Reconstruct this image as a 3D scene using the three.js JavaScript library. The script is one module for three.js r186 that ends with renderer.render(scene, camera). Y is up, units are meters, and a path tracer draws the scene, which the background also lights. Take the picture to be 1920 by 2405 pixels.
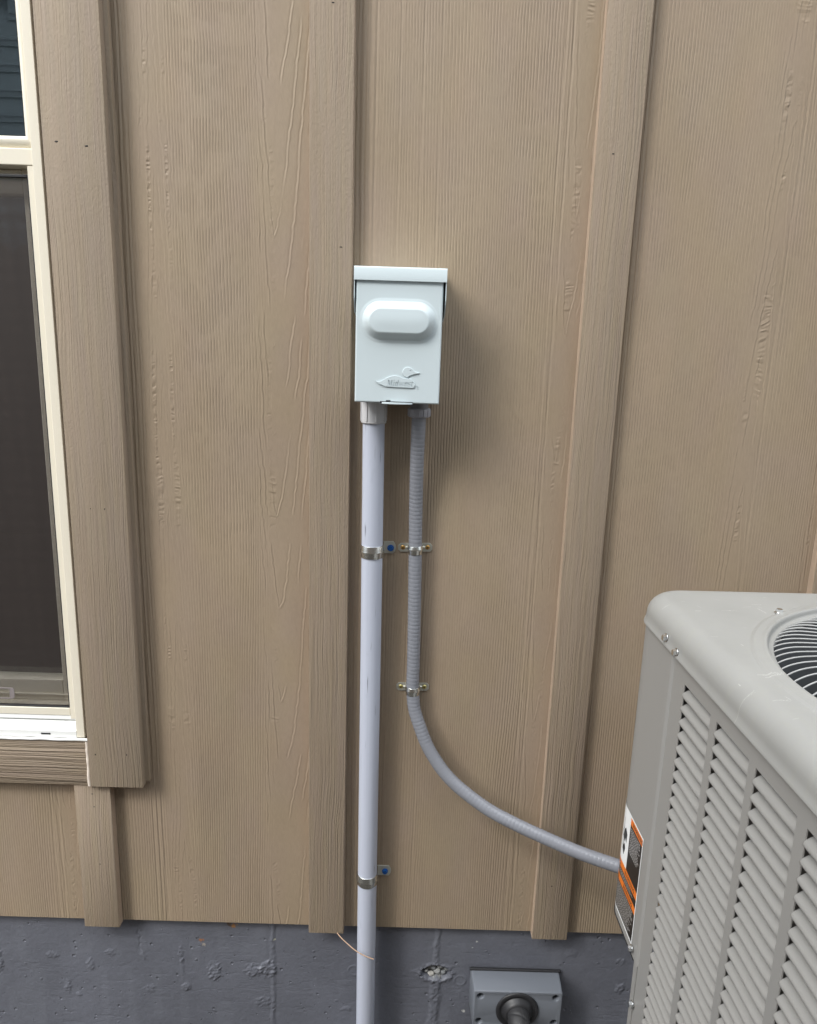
import * as THREE from 'three';
import { mergeGeometries, mergeVertices, toCreasedNormals } from 'three/addons/utils/BufferGeometryUtils.js';
import { FontLoader } from 'three/addons/loaders/FontLoader.js';
import { TextGeometry } from 'three/addons/geometries/TextGeometry.js';
import { RoundedBoxGeometry } from 'three/addons/geometries/RoundedBoxGeometry.js';

/* ------------------------------------------------------------------ camera, sky, sun, exposure */
const scene = new THREE.Scene();
const camera = new THREE.PerspectiveCamera(69.85, 817 / 1024, 0.02, 200);
camera.position.set(0.1209, 1.0468, 1.1443);
camera.up.set(-0.03073228, 0.97419436, -0.22360874);
camera.lookAt(0.1209 + 0.00406415, 1.0468 - 0.22359077, 1.1443 - 0.97467464);

const renderer = new THREE.WebGLRenderer({ antialias: true });
renderer.setSize(817, 1024);
renderer.toneMapping = THREE.LinearToneMapping;
renderer.toneMappingExposure = 4.05;
renderer.shadowMap.enabled = true;

{ // overcast sky: bright cloud layer, slightly brighter overhead
  const w = 128, h = 64, d = new Float32Array(w * h * 4);
  for (let j = 0; j < h; j++) for (let i = 0; i < w; i++) {
    const el = (j + 0.5) / h * Math.PI - Math.PI / 2, s = Math.sin(el), az = i / w * Math.PI * 2;
    const cl = 1 + 0.05 * Math.sin(az * 3 + s * 6) + 0.04 * Math.sin(az * 7 - s * 11 + 1.3);
    const l = s > 0 ? (0.17 + 0.74 * s) * cl : 0.06, k = (j * w + i) * 4;
    d[k] = l * 0.95; d[k + 1] = l * 0.99; d[k + 2] = l * 1.04; d[k + 3] = 1;
  }
  const t = new THREE.DataTexture(d, w, h, THREE.RGBAFormat, THREE.FloatType);
  t.mapping = THREE.EquirectangularReflectionMapping; t.magFilter = THREE.LinearFilter; t.wrapS = THREE.RepeatWrapping; t.needsUpdate = true;
  scene.background = t; scene.environment = t;
}
const sun = new THREE.DirectionalLight(new THREE.Color().setRGB(1, 0.97, 0.93), 1.45);
sun.position.set(-2.6, 3.85, 3.0); sun.target.position.set(0.1, 0.6, 0);
sun.castShadow = true; sun.shadow.radius = 58; sun.shadow.mapSize.set(2048, 2048);
Object.assign(sun.shadow.camera, { left: -4, right: 4, top: 4, bottom: -4, near: 0.1, far: 25 });
scene.add(sun, sun.target);

/* ------------------------------------------------------------------ helpers */
function mulberry(a) { return () => { a |= 0; a = a + 0x6D2B79F5 | 0; let t = Math.imul(a ^ a >>> 15, 1 | a); t = t + Math.imul(t ^ t >>> 7, 61 | t) ^ t; return ((t ^ t >>> 14) >>> 0) / 4294967296; }; }
const rnd = mulberry(4711);
const PERM = new Float32Array(65536); { const r = mulberry(99); for (let i = 0; i < 65536; i++) PERM[i] = r(); }
const hash = (i, j, s) => PERM[(Math.imul(i, 374761393) ^ Math.imul(j, 668265263) ^ Math.imul(s, 2147483647 ^ 0x5bd1e995)) >>> 7 & 65535];
function noise(x, y, s = 0) {
  const i = Math.floor(x), j = Math.floor(y); let u = x - i, v = y - j; u = u * u * (3 - 2 * u); v = v * v * (3 - 2 * v);
  const a = hash(i, j, s), b = hash(i + 1, j, s), c = hash(i, j + 1, s), d = hash(i + 1, j + 1, s);
  return a + (b - a) * u + (c - a) * v + (a - b - c + d) * u * v;
}
const sn = (x, y, s) => noise(x, y, s) * 2 - 1;
const fbm = (x, y, s) => 0.5 * sn(x, y, s) + 0.27 * sn(x * 2.1, y * 2.1, s + 1) + 0.15 * sn(x * 4.3, y * 4.3, s + 2) + 0.08 * sn(x * 8.7, y * 8.7, s + 3);
const sstep = (a, b, x) => { const t = Math.min(1, Math.max(0, (x - a) / (b - a))); return t * t * (3 - 2 * t); };
const lerpTab = (tab, x) => { if (x <= tab[0][0]) return tab[0][1]; for (let i = 1; i < tab.length; i++) if (x <= tab[i][0]) { const [a, p] = tab[i - 1], [b, q] = tab[i]; return p + (q - p) * (x - a) / (b - a); } return tab[tab.length - 1][1]; };
const C = (r, g, b) => new THREE.Color().setRGB(r, g, b);
const used = {};
function numbered(n) { if (!(n in used)) { used[n] = 0; return n; } used[n]++; return n + '_' + String(used[n]).padStart(3, '0'); }
function tag(o, label, category, group, kind) { if (label) o.userData.label = label; if (category) o.userData.category = category; if (group) o.userData.group = group; if (kind) o.userData.kind = kind; return o; }
function thing(name, label, category, [x, y, z] = [0, 0, 0], group) { const g = new THREE.Group(); g.name = numbered(name); g.position.set(x, y, z); scene.add(g); return tag(g, label, category, group); }
function part(name, geo, mat, parent) { const m = new THREE.Mesh(Array.isArray(geo) ? merge(geo) : geo, mat); m.name = name; parent.add(m); return m; }
function merge(list) { return mergeGeometries(list.map(g => { const q = g.index ? g.toNonIndexed() : g; for (const k of Object.keys(q.attributes)) if (!['position', 'normal', 'uv'].includes(k)) q.deleteAttribute(k); return q; })); }
const bx = (x0, x1, y0, y1, z0, z1) => new THREE.BoxGeometry(x1 - x0, y1 - y0, z1 - z0).translate((x0 + x1) / 2, (y0 + y1) / 2, (z0 + z1) / 2);
const rb = (x0, x1, y0, y1, z0, z1, r = 0.001, s = 2) => new RoundedBoxGeometry(x1 - x0, y1 - y0, z1 - z0, s, r).translate((x0 + x1) / 2, (y0 + y1) / 2, (z0 + z1) / 2);
function board(x0, x1, y0, y1, z0, z1, bev = 0.0012) { // box with a chamfer round its front; uv over the front face
  const s = new THREE.Shape(), b = bev; s.moveTo(x0 + b, y0 + b); s.lineTo(x1 - b, y0 + b); s.lineTo(x1 - b, y1 - b); s.lineTo(x0 + b, y1 - b); s.closePath();
  const g = new THREE.ExtrudeGeometry(s, { depth: z1 - z0 - 2 * b, bevelEnabled: true, bevelSize: b, bevelThickness: b, bevelSegments: 2, steps: 1, curveSegments: 1 }).translate(0, 0, z0 + b);
  const p = g.attributes.position, uv = g.attributes.uv; for (let i = 0; i < p.count; i++) uv.setXY(i, (p.getX(i) - x0 + (p.getZ(i) - z1)) / (x1 - x0), (p.getY(i) - y0) / (y1 - y0));
  return toCreasedNormals(g, 0.6);
}
const cyl = (r0, r1, h, seg = 32, open = false) => new THREE.CylinderGeometry(r0, r1, h, seg, 1, open);
function tex(w, h, fn, srgb, wrap = THREE.RepeatWrapping) { // fn(i,j) -> [r,g,b] 0..1 or number; row 0 is the bottom
  const d = new Uint8Array(w * h * 4); let k = 0;
  for (let j = 0; j < h; j++) for (let i = 0; i < w; i++) { const v = fn(i, j); if (typeof v === 'number') { const q = Math.max(0, Math.min(255, v * 255)); d[k] = d[k + 1] = d[k + 2] = q; } else { d[k] = Math.min(255, v[0] * 255); d[k + 1] = Math.min(255, v[1] * 255); d[k + 2] = Math.min(255, v[2] * 255); } d[k + 3] = 255; k += 4; }
  const t = new THREE.DataTexture(d, w, h); t.magFilter = THREE.LinearFilter; t.minFilter = THREE.LinearMipmapLinearFilter; t.generateMipmaps = true; t.wrapS = t.wrapT = wrap; if (srgb) t.colorSpace = THREE.SRGBColorSpace; t.needsUpdate = true; return t;
}
const std = (col, roughness = 0.6, o = {}) => new THREE.MeshStandardMaterial({ color: col, roughness, ...o });

/* ------------------------------------------------------------------ wood-grain relief of the siding */
const PIT = 0.0043; // spacing of the embossed grain lines
function panelRelief(o, seed, w = 1024, h = 2048, W = 0.4064, H = 1.75) { // height field in mm over -0.9..+0.9
  return tex(w, h, (i, j) => {
    const x = (i + 0.5) / w * W, y = (j + 0.5) / h * H; let z = 0;
    const wx = x + 0.010 * sn(x * 7, y * 1.1, seed) + 0.0025 * sn(x * 26, y * 4.2, seed + 1) + 0.0005 * sn(x * 120, y * 45, seed + 2);
    // straight fine lines
    const str = lerpTab(o.fine, x) * (0.6 + 0.45 * noise(x * 22, y * 5, seed + 3));
    const dash = sstep(0.15, 0.95, y) * 0.55, row = noise(x * 75, y * 70 + 3 * sn(x * 14, y * 3, seed + 5), seed + 4), brk = 1 - dash * sstep(0.42, 0.7, row);
    const t = wx / PIT - Math.floor(wx / PIT) - 0.5, e = t / 0.17;
    z -= 0.82 * str * brk * Math.exp(-e * e);
    z += 0.28 * str * brk * Math.exp(-(((t - 0.3) / 0.14) ** 2));
    // deep grooves that run the length of the board
    for (const [gx, ga, gw] of o.deep) { const q = (x - gx + 0.0022 * sn(gx * 90, y * 2.3, seed + 6) + 0.0006 * sn(gx * 90, y * 30, seed + 7)) / gw; if (q > -4 && q < 4) z -= ga * Math.exp(-q * q) * (0.6 + 0.6 * noise(gx * 40, y * 7, seed + 8)) - 0.35 * ga * Math.exp(-((q - 1.7) ** 2)); }
    // cathedral figure: nested arches
    for (const c of o.cath) {
      const dx = x - c.x0 + 0.006 * sn(y * 2.2, 0.5, seed + 9) + 0.0016 * sn(x * 30, y * 24, seed + 10) + 0.0009 * sn(x * 40, y * 110, seed + 20); const a = dx > 0 ? c.aR : c.aL, m = dx > 0 ? c.wR : c.wL;
      if (Math.abs(dx) > m) continue;
      const F = c.s * y / c.L - a * Math.pow(Math.abs(dx), c.p) + 0.22 * sn(x * 14, y * 5, seed + 11), Fx = a * c.p * Math.pow(Math.abs(dx) + 1e-5, c.p - 1) + 1e-3, g = Math.hypot(Fx, 1 / c.L);
      const f = F - Math.round(F), dd = f / g, keep = sstep(0.32, 0.5, noise(Math.round(F) * 3.7 + x * 12, y * 16, seed + 12)) * sstep(m, m * 0.8, Math.abs(dx));
      z += 0.62 * c.amp * keep * (Math.exp(-((dd / 0.0013) ** 2)) - 0.7 * Math.exp(-(((dd - 0.0026) / 0.0016) ** 2)));
    }
    // short crinkles across the grain in the smooth bands
    for (const [k0, k1, ka] of o.crinkle) if (x > k0 && x < k1) {
      const m = sstep(0.58, 0.78, noise((x - k0) / (k1 - k0) * 3.1, y * 17, seed + 13)) * sstep(0, 0.006, x - k0) * sstep(0, 0.006, k1 - x);
      if (m > 0) z += ka * m * (noise(x * 75 + 2 * sn(x * 40, y * 90, seed + 14), y * 300 + 2.5 * sn(x * 50, y * 40, seed + 15), seed + 19) - 0.5) * 1.9;
    }
    z += 0.035 * sn(x * 700, y * 350, seed + 16) + 0.05 * sn(x * 160, y * 60, seed + 17) + 0.12 * sn(x * 18, y * 2.5, seed + 18);
    return 0.5 + z / 1.8;
  });
}
function trimRelief(seed, w, h, W, H, across, coarse) { // rough-sawn trim boards
  return tex(w, h, (i, j) => {
    let x = (i + 0.5) / w * W, y = (j + 0.5) / h * H; if (across) [x, y] = [y, x];
    const wob = x + 0.004 * sn(x * 18, y * 6, seed) + 0.0012 * sn(x * 60, y * 22, seed + 1);
    const a = noise(wob * 800, y * 11, seed + 2), b = noise(wob * 400, y * 7 + 9, seed + 3), c = noise(x * 520, y * 330, seed + 4), m = noise(x * 25, y * 6, seed + 5);
    let z = (a - 0.5) * 0.55 * (0.4 + m) + (b - 0.5) * 0.5 * coarse * (0.3 + m) + (c - 0.5) * 0.22;
    const q = wob / 0.006 + 0.8 * sn(x * 30, y * 9, seed + 6), f = q - Math.floor(q) - 0.5; z -= 0.35 * coarse * Math.exp(-((f / 0.13) ** 2)) * sstep(0.45, 0.75, noise(x * 70, y * 12, seed + 7));
    return 0.5 + z / 1.8;
  });
}
const taupe = C(0.345, 0.266, 0.187);
const mottle = tex(512, 1024, (i, j) => { const x = i / 512, y = j / 1024, v = 0.955 + 0.03 * fbm(x * 6, y * 12, 70) + 0.035 * (noise(x * 230, y * 300, 71) - 0.5); return [v, v * (0.995 + 0.012 * noise(x * 9, y * 20, 72)), v * (0.985 + 0.03 * noise(x * 12, y * 24, 73))]; }, true);
const relief = [
  panelRelief({ fine: [[0, 0.9], [0.115, 0.75], [0.125, 0.12], [0.165, 0.1], [0.185, 0.75], [0.285, 0.8], [0.30, 0.3], [0.315, 0], [0.4064, 0]], deep: [[0.099, 0.8, 0.0022], [0.106, 0.85, 0.0022], [0.1125, 0.7, 0.0022], [0.118, 0.5, 0.002]],
    cath: [{ x0: 0.322, aR: 260, aL: 700, p: 1.55, wR: 0.085, wL: 0.03, L: 0.15, s: 1, amp: 0.62 }, { x0: 0.15, aR: 900, aL: 900, p: 1.5, wR: 0.03, wL: 0.03, L: 0.19, s: -1, amp: 0.3 }], crinkle: [[0.128, 0.146, 0.55], [0.156, 0.172, 0.5], [0.305, 0.325, 0.3]] }, 11),
  panelRelief({ fine: [[0, 0.6], [0.06, 0.35], [0.1, 0.45], [0.14, 0.62], [0.25, 0.5], [0.3, 0.85], [0.33, 0.5], [0.345, 0.06], [0.4064, 0.05]], deep: [[0.040, 0.75, 0.0022], [0.0475, 0.8, 0.0022], [0.054, 0.7, 0.0022], [0.061, 0.5, 0.002], [0.095, 0.45, 0.0018], [0.128, 0.4, 0.0018], [0.152, 0.4, 0.0018], [0.335, 0.55, 0.0018], [0.3245, 0.5, 0.0016]],
    cath: [{ x0: 0.353, aR: 800, aL: 800, p: 1.6, wR: 0.02, wL: 0.028, L: 0.21, s: 1, amp: 0.4 }], crinkle: [[0.347, 0.364, 0.5]] }, 47),
  panelRelief({ fine: [[0, 0.9], [0.07, 0.85], [0.14, 0.5], [0.2, 0.5], [0.235, 0.1], [0.262, 0.08], [0.275, 0.6], [0.36, 0.5], [0.4064, 0.35]], deep: [[0.036, 0.7, 0.002], [0.042, 0.75, 0.002], [0.048, 0.7, 0.002], [0.054, 0.55, 0.002], [0.267, 0.45, 0.0018]],
    cath: [{ x0: 0.248, aR: 1100, aL: 900, p: 1.55, wR: 0.02, wL: 0.03, L: 0.17, s: -1, amp: 0.42 }, { x0: 0.372, aR: 700, aL: 900, p: 1.5, wR: 0.04, wL: 0.02, L: 0.2, s: 1, amp: 0.4 }], crinkle: [[0.228, 0.258, 0.5], [0.352, 0.372, 0.45]] }, 83),
];
const panelMat = relief.map(b => std(taupe, 0.62, { map: mottle, bumpMap: b, bumpScale: 0.0018 }));
const trimB = [21, 31, 36].map(q => trimRelief(q, 256, 2048, 0.0635, 1.75, false, 0.6));
const battenMat = trimB.map(b => std(C(0.335, 0.263, 0.191), 0.72, { map: mottle, bumpMap: b, bumpScale: 0.0018 }));
const casingMat = std(C(0.335, 0.265, 0.195), 0.72, { map: mottle, bumpMap: trimRelief(41, 256, 2048, 0.09, 1.75, false, 0.35), bumpScale: 0.0016 });
const apronMat = std(C(0.335, 0.263, 0.192), 0.7, { map: mottle, bumpMap: trimRelief(51, 1024, 128, 0.6, 0.086, true, 1.6), bumpScale: 0.0026 });
const cream = std(C(0.78, 0.73, 0.61), 0.38), white = std(C(0.86, 0.87, 0.85), 0.4), caulkMat = std(C(0.74, 0.66, 0.58), 0.55), blackMat = std(C(0.012, 0.012, 0.014), 0.5);

/* ------------------------------------------------------------------ ground */
{
  const soil = tex(512, 512, (i, j) => { const v = 0.31 + 0.18 * fbm(i / 40, j / 40, 3) + 0.2 * (noise(i / 4, j / 4, 4) - 0.5) + 0.12 * (noise(i / 1.7, j / 1.7, 5) - 0.5); return [v, v * 0.94, v * 0.86]; }, true); soil.repeat.set(60, 60);
  const g = new THREE.Mesh(new THREE.PlaneGeometry(80, 80).rotateX(-Math.PI / 2).translate(0, -0.38, 0), std(C(0.8, 0.8, 0.8), 0.95, { map: soil })); g.name = 'ground'; scene.add(g); tag(g, 'pale dusty gravel ground of the side yard', 'ground', null, 'structure');
}

/* ------------------------------------------------------------------ the house wall: siding panels, battens, window */
const edgeMat = std(C(0.47, 0.355, 0.26), 0.85, { bumpMap: trimB[0], bumpScale: 0.002 });
const P = 0.4064, HW = 0.0312, TOP = 2.75;
const house = thing('house_wall', 'taupe board and batten siding wall with a cream window at its left', 'wall', [0, 0, 0]);
function panel(k, y0, y1, m) { const g = bx(k * P, (k + 1) * P - 0.001, y0, y1, -0.011, 0); const p = g.attributes.position, uv = g.attributes.uv; for (let i = 0; i < p.count; i++) uv.setXY(i, (p.getX(i) - k * P) / P, p.getY(i) / 1.75); return part('siding_panel', g, m, house); }
function batten(k, y0, y1, m) { const x = k * P, g = board(x - HW, x + HW, y0, y1, 0.0008, 0.017); const p = g.attributes.position, uv = g.attributes.uv; for (let i = 0; i < p.count; i++) uv.setY(i, p.getY(i) / 1.75); const bt = part('batten', g, m, house); part('cut_edge', [bx(x - HW - 0.0004, x - HW + 0.0001, y0, y1, 0.001, 0.0158), bx(x + HW - 0.0001, x + HW + 0.0004, y0, y1, 0.001, 0.0158)], edgeMat, bt); return bt; }
for (let k = -1; k < 4; k++) panel(k, 0, TOP, panelMat[(k + 4) % 3]);
for (let k = -4; k < -1; k++) { panel(k, 0, 0.36, panelMat[(k + 6) % 3]); panel(k, 2.02, TOP, panelMat[(k + 6) % 3]); }
panel(-5, 0, TOP, panelMat[1]);
for (let k = 0; k <= 4; k++) batten(k, -0.002, TOP, battenMat[(k * 2 + 1) % 3]);
for (let k = -3; k < 0; k++) batten(k, -0.002, 0.2895, battenMat[(k + 4) & 1]);
batten(-4, -0.002, TOP, battenMat[1]);
{
  const wx0 = -1.35, wx1 = -0.4122, wy0 = 0.374, wy1 = 1.96;
  // casing boards: front board on a slightly wider backing strip that shows as a pale line
  const cas = part('window_casing', board(-0.4045, -0.3150, 0.2905, 2.05, 0.0105, 0.0265, 0.0012), casingMat, house);
  part('backing_strip', board(-0.4000, -0.3088, 0.2925, 2.048, 0.0005, 0.0102, 0.0015), battenMat[0], cas);
  part('caulk_bead', new THREE.TubeGeometry(new THREE.CatmullRomCurve3(Array.from({ length: 90 }, (_, i) => new THREE.Vector3(-0.4052 + 0.0007 * sn(i * 0.9, 1, 8), 0.375 + i * 0.0185, 0.0175 + 0.001 * sn(i * 0.7, 3, 9)))), 260, 0.0021, 6), std(C(0.4, 0.35, 0.3), 0.6), cas);
  part('window_casing', board(-1.45, -1.361, 0.2905, 2.05, 0.0105, 0.0265), casingMat, house);
  part('window_casing', board(-1.3605, -0.405, 1.961, 2.05, 0.0105, 0.0265), apronMat, house);
  const ap = part('window_apron', board(-1.3605, -0.4115, 0.2885, 0.3735, 0.0012, 0.0195), apronMat, house);
  const pts = [], r = mulberry(5); for (let i = 0; i < 10; i++) pts.push(new THREE.Vector3(-0.4080 + (r() - 0.5) * 0.0012, 0.2885 + i * 0.0094, 0.0190 + (r() - 0.5) * 0.0010));
  part('caulk_bead', new THREE.TubeGeometry(new THREE.CatmullRomCurve3(pts), 120, 0.0036, 9), caulkMat, ap);
  const pt2 = []; for (let i = 0; i < 60; i++) pt2.push(new THREE.Vector3(-0.4065 - i * 0.0158, 0.3748 + (r() - 0.5) * 0.0010, 0.0195 + (r() - 0.5) * 0.0012));
  part('caulk_bead', new THREE.TubeGeometry(new THREE.CatmullRomCurve3(pt2), 260, 0.0026, 7), white, ap);

  const win = new THREE.Group(); win.name = 'window'; house.add(win); win.userData.label = 'cream vinyl window with a dark insect screen over its lower half';
  // outer frame with stepped faces
  part('frame', [rb(-0.4262, wx1, 0.377, wy1, -0.05, 0.0165), rb(wx0, wx0 + 0.014, 0.377, wy1, -0.05, 0.0165), rb(wx0 + 0.014, -0.4262, wy1 - 0.014, wy1, -0.05, 0.0165)], cream, win);
  part('jamb', [rb(-0.4372, -0.4262, 0.408, 1.2785, -0.05, 0.0095, 0.0006), rb(wx0 + 0.0145, wx0 + 0.024, 0.408, 1.2785, -0.05, 0.0095, 0.0006)], cream, win);
  part('mullion_bar', [rb(wx0 + 0.0145, -0.4264, 1.279, 1.3018, -0.05, 0.0105, 0.0015)], cream, win);
  part('sill_stop', [rb(wx0 + 0.0145, -0.4378, 0.4135, 0.4268, -0.05, 0.0088, 0.0008), rb(-0.4366, -0.4264, 0.4135, 0.4268, -0.05, 0.0080, 0.0008)], cream, win);
  { // sill: two bright ledges with a groove between, then the front face with a weep slot
    const s = new THREE.Shape(); [[-0.05, 0.380], [0.0165, 0.3765], [0.0168, 0.3885], [0.0150, 0.3905], [0.0085, 0.4025], [0.0035, 0.4025], [0.0030, 0.4060], [0.0090, 0.4065], [0.0078, 0.4130], [-0.05, 0.4140]].forEach(([a, b], i) => i ? s.lineTo(a, b) : s.moveTo(a, b)); s.closePath();
    const g = new THREE.ExtrudeGeometry(s, { depth: -0.4264 - (wx0 + 0.0145), bevelEnabled: false }).rotateY(Math.PI / 2); const p = g.attributes.position; // (z,y,len) -> x = len, z = -z
    for (let i = 0; i < p.count; i++) { const X = p.getX(i), Z = p.getZ(i); p.setXYZ(i, wx0 + 0.0145 + X, p.getY(i), -Z); }
    g.index ? 0 : 0; for (let i = 0; i < p.count; i += 3) { const a = [p.getX(i + 1), p.getY(i + 1), p.getZ(i + 1)], b = [p.getX(i + 2), p.getY(i + 2), p.getZ(i + 2)]; p.setXYZ(i + 1, ...b); p.setXYZ(i + 2, ...a); } g.computeVertexNormals();
    const sill = part('sill', g, white, win); part('weep_slot', rb(-0.486, -0.470, 0.3815, 0.3845, 0.0150, 0.0172, 0.0004), blackMat, win); sill.userData.label = 'white window sill ledge with a groove';
  }
  // upper sash with a rounded stile and bottom rail, mitred
  const stile = (x0, x1, y0, y1, d = 0) => { const s = new THREE.Shape(); s.moveTo(0, -0.035); s.lineTo(0, 0.001); s.quadraticCurveTo(0.001, 0.0072, 0.006, 0.0085); s.quadraticCurveTo(0.0125, 0.0085, 0.0165, 0.004); s.lineTo(0.0172, -0.035); s.closePath(); return s; };
  const prof = (len, c0, c1) => { // profile strip: local x along the rail, y across (0 = glass side), z out; mitre by cutting the ends
    const s = stile(), pts2 = s.getPoints(6), g = new THREE.BufferGeometry(), pos = [], uv = [], idx = [];
    pts2.forEach(q => { pos.push(c0 ? q.x : 0, q.x, q.y, c1 ? len - q.x : len, q.x, q.y); uv.push(0, q.x, len, q.x); });
    for (let i = 0; i < pts2.length - 1; i++) { const a = 2 * i; idx.push(a, a + 1, a + 2, a + 1, a + 3, a + 2); }
    g.setAttribute('position', new THREE.Float32BufferAttribute(pos, 3)); g.setAttribute('uv', new THREE.Float32BufferAttribute(uv, 2)); g.setIndex(idx); g.computeVertexNormals(); return g;
  };
  { // rail along x (glass above): across direction points down
    const L = -0.4220 - (wx0 + 0.016), rail = prof(L, true, true); let m = new THREE.Matrix4().makeBasis(new THREE.Vector3(1, 0, 0), new THREE.Vector3(0, 1, 0), new THREE.Vector3(0, 0, 1));
    const p = rail.attributes.position; for (let i = 0; i < p.count; i++) { const x = p.getX(i), y = p.getY(i), z = p.getZ(i); const yy = 0.0172 - y; // mitre: outer corner at full length
      const cut = Math.min(x, L - x); p.setXYZ(i, wx0 + 0.016 + (x < L / 2 ? 0.0172 - (0.0172 - y) : L - y) * 0 + (x < L / 2 ? y * 0 + (0.0172 - y) : L - (0.0172 - y)), 1.3022 + yy, z); }
    rail.computeVertexNormals();
    const st = prof(wy1 - 0.016 - 1.3022, false, false); const q = st.attributes.position, LL = wy1 - 0.016 - 1.3022;
    for (let i = 0; i < q.count; i++) { const x = q.getX(i), y = q.getY(i), z = q.getZ(i); q.setXYZ(i, -0.4220 - (0.0172 - y), 1.3022 + (x < LL / 2 ? 0.0172 - y : LL), z); }
    st.setIndex([...st.index.array].reverse()); st.computeVertexNormals();
    const up = part('upper_sash', st, cream, win); part('upper_sash', rail, cream, win);
    part('upper_sash', rb(wx0 + 0.016, wx0 + 0.033, 1.3195, wy1 - 0.016, -0.035, 0.006), cream, win); part('upper_sash', rb(wx0 + 0.033, -0.4392, wy1 - 0.033, wy1 - 0.016, -0.035, 0.006), cream, win);
  }
  const glass = new THREE.MeshPhysicalMaterial({ color: C(0.97, 0.99, 0.98), roughness: 0.0, transmission: 1, thickness: 0, ior: 2.1 });
  const pane = (x0, x1, y0, y1, z, tilt) => { const g = new THREE.PlaneGeometry(x1 - x0, y1 - y0).rotateX(tilt).translate((x0 + x1) / 2, (y0 + y1) / 2, z); return part('pane', g, glass, win); };
  pane(wx0 + 0.03, -0.4388, 1.318, wy1 - 0.03, -0.010, 0); pane(wx0 + 0.03, -0.4388, 1.318, wy1 - 0.03, -0.026, 0.0050);
  // lower sash behind the screen
  part('lower_sash', [rb(-0.4592, -0.4378, 0.4270, 1.29, -0.045, -0.018, 0.002), rb(wx0 + 0.024, wx0 + 0.045, 0.427, 1.29, -0.045, -0.018, 0.002), rb(wx0 + 0.045, -0.4595, 0.427, 0.4655, -0.045, -0.018, 0.002), rb(wx0 + 0.045, -0.4595, 1.245, 1.2785, -0.045, -0.018, 0.002)], cream, win);
  part('lower_sash', [rb(-0.4465, -0.4440, 0.4290, 1.27, -0.018, -0.0135, 0.001), rb(wx0 + 0.024, -0.447, 0.4380, 0.4405, -0.018, -0.0135, 0.001)], cream, win);
  pane(wx0 + 0.04, -0.459, 0.46, 1.25, -0.028, 0); pane(wx0 + 0.04, -0.459, 0.46, 1.25, -0.040, 0.004);
  const mesh = tex(16, 16, (i, j) => (i < 6 || j < 6) ? 1 : 0); mesh.repeat.set(1, 1);
  const sg = new THREE.PlaneGeometry(-0.4385 - (wx0 + 0.026), 1.2655 - 0.4285).translate((-0.4385 + wx0 + 0.026) / 2, (1.2655 + 0.4285) / 2, 0.004); { const p = sg.attributes.position, uv = sg.attributes.uv; for (let i = 0; i < p.count; i++) uv.setXY(i, p.getX(i) / 0.0014, p.getY(i) / 0.0014); }
  part('insect_screen', sg, std(C(0.042, 0.033, 0.030), 0.6, { alphaMap: mesh, transparent: true, side: THREE.DoubleSide }), win);
  part('screen_frame', [rb(-0.4400, -0.4374, 0.4268, 1.2673, 0.0006, 0.0072, 0.0008), rb(wx0 + 0.0245, wx0 + 0.028, 0.4268, 1.2673, 0.0006, 0.0072, 0.0008), rb(wx0 + 0.028, -0.4401, 0.4268, 0.4292, 0.0006, 0.0072, 0.0008), rb(wx0 + 0.028, -0.4401, 1.2632, 1.2673, 0.0006, 0.0072, 0.0008)], blackMat, win);
  { // clear pull tab on the screen frame
    const s = new THREE.Shape(); s.moveTo(-0.56, 0.4400); s.lineTo(-0.537, 0.4400); s.quadraticCurveTo(-0.531, 0.4400, -0.531, 0.4460); s.lineTo(-0.531, 0.4560); s.quadraticCurveTo(-0.531, 0.4600, -0.536, 0.4600); s.lineTo(-0.56, 0.4600); const h = new THREE.Path(); h.moveTo(-0.559, 0.4415); h.lineTo(-0.5385, 0.4415); h.lineTo(-0.5385, 0.4585); h.lineTo(-0.559, 0.4585); s.holes.push(h);
    part('pull_tab', new THREE.ExtrudeGeometry(s, { depth: 0.0012, bevelEnabled: false }).translate(0, 0, 0.0052), std(C(0.26, 0.23, 0.23), 0.3), win);
  }
  // the room behind the glass
  const wallM = std(C(0.13, 0.11, 0.095), 0.9);
  part('room', [bx(-2.6, 0.6, -0.1, 2.5, -3.1, -3.0), bx(-2.7, -2.6, -0.1, 2.5, -3.0, -0.1), bx(0.6, 0.7, -0.1, 2.5, -3.0, -0.1), bx(-2.6, 0.6, 2.5, 2.6, -3.0, -0.1), bx(-2.6, 0.6, -0.2, -0.1, -3.0, -0.1)], wallM, house);
  part('wall_core', [bx(-2.6, wx0, -0.0, TOP, -0.1, -0.0125), bx(wx1 + 0.002, 1.62, 0.0, TOP, -0.1, -0.0125), bx(wx0, wx1 + 0.002, 0.0, 0.374, -0.1, -0.0125), bx(wx0, wx1 + 0.002, wy1, TOP, -0.1, -0.0125)], wallM, house);
}
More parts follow.
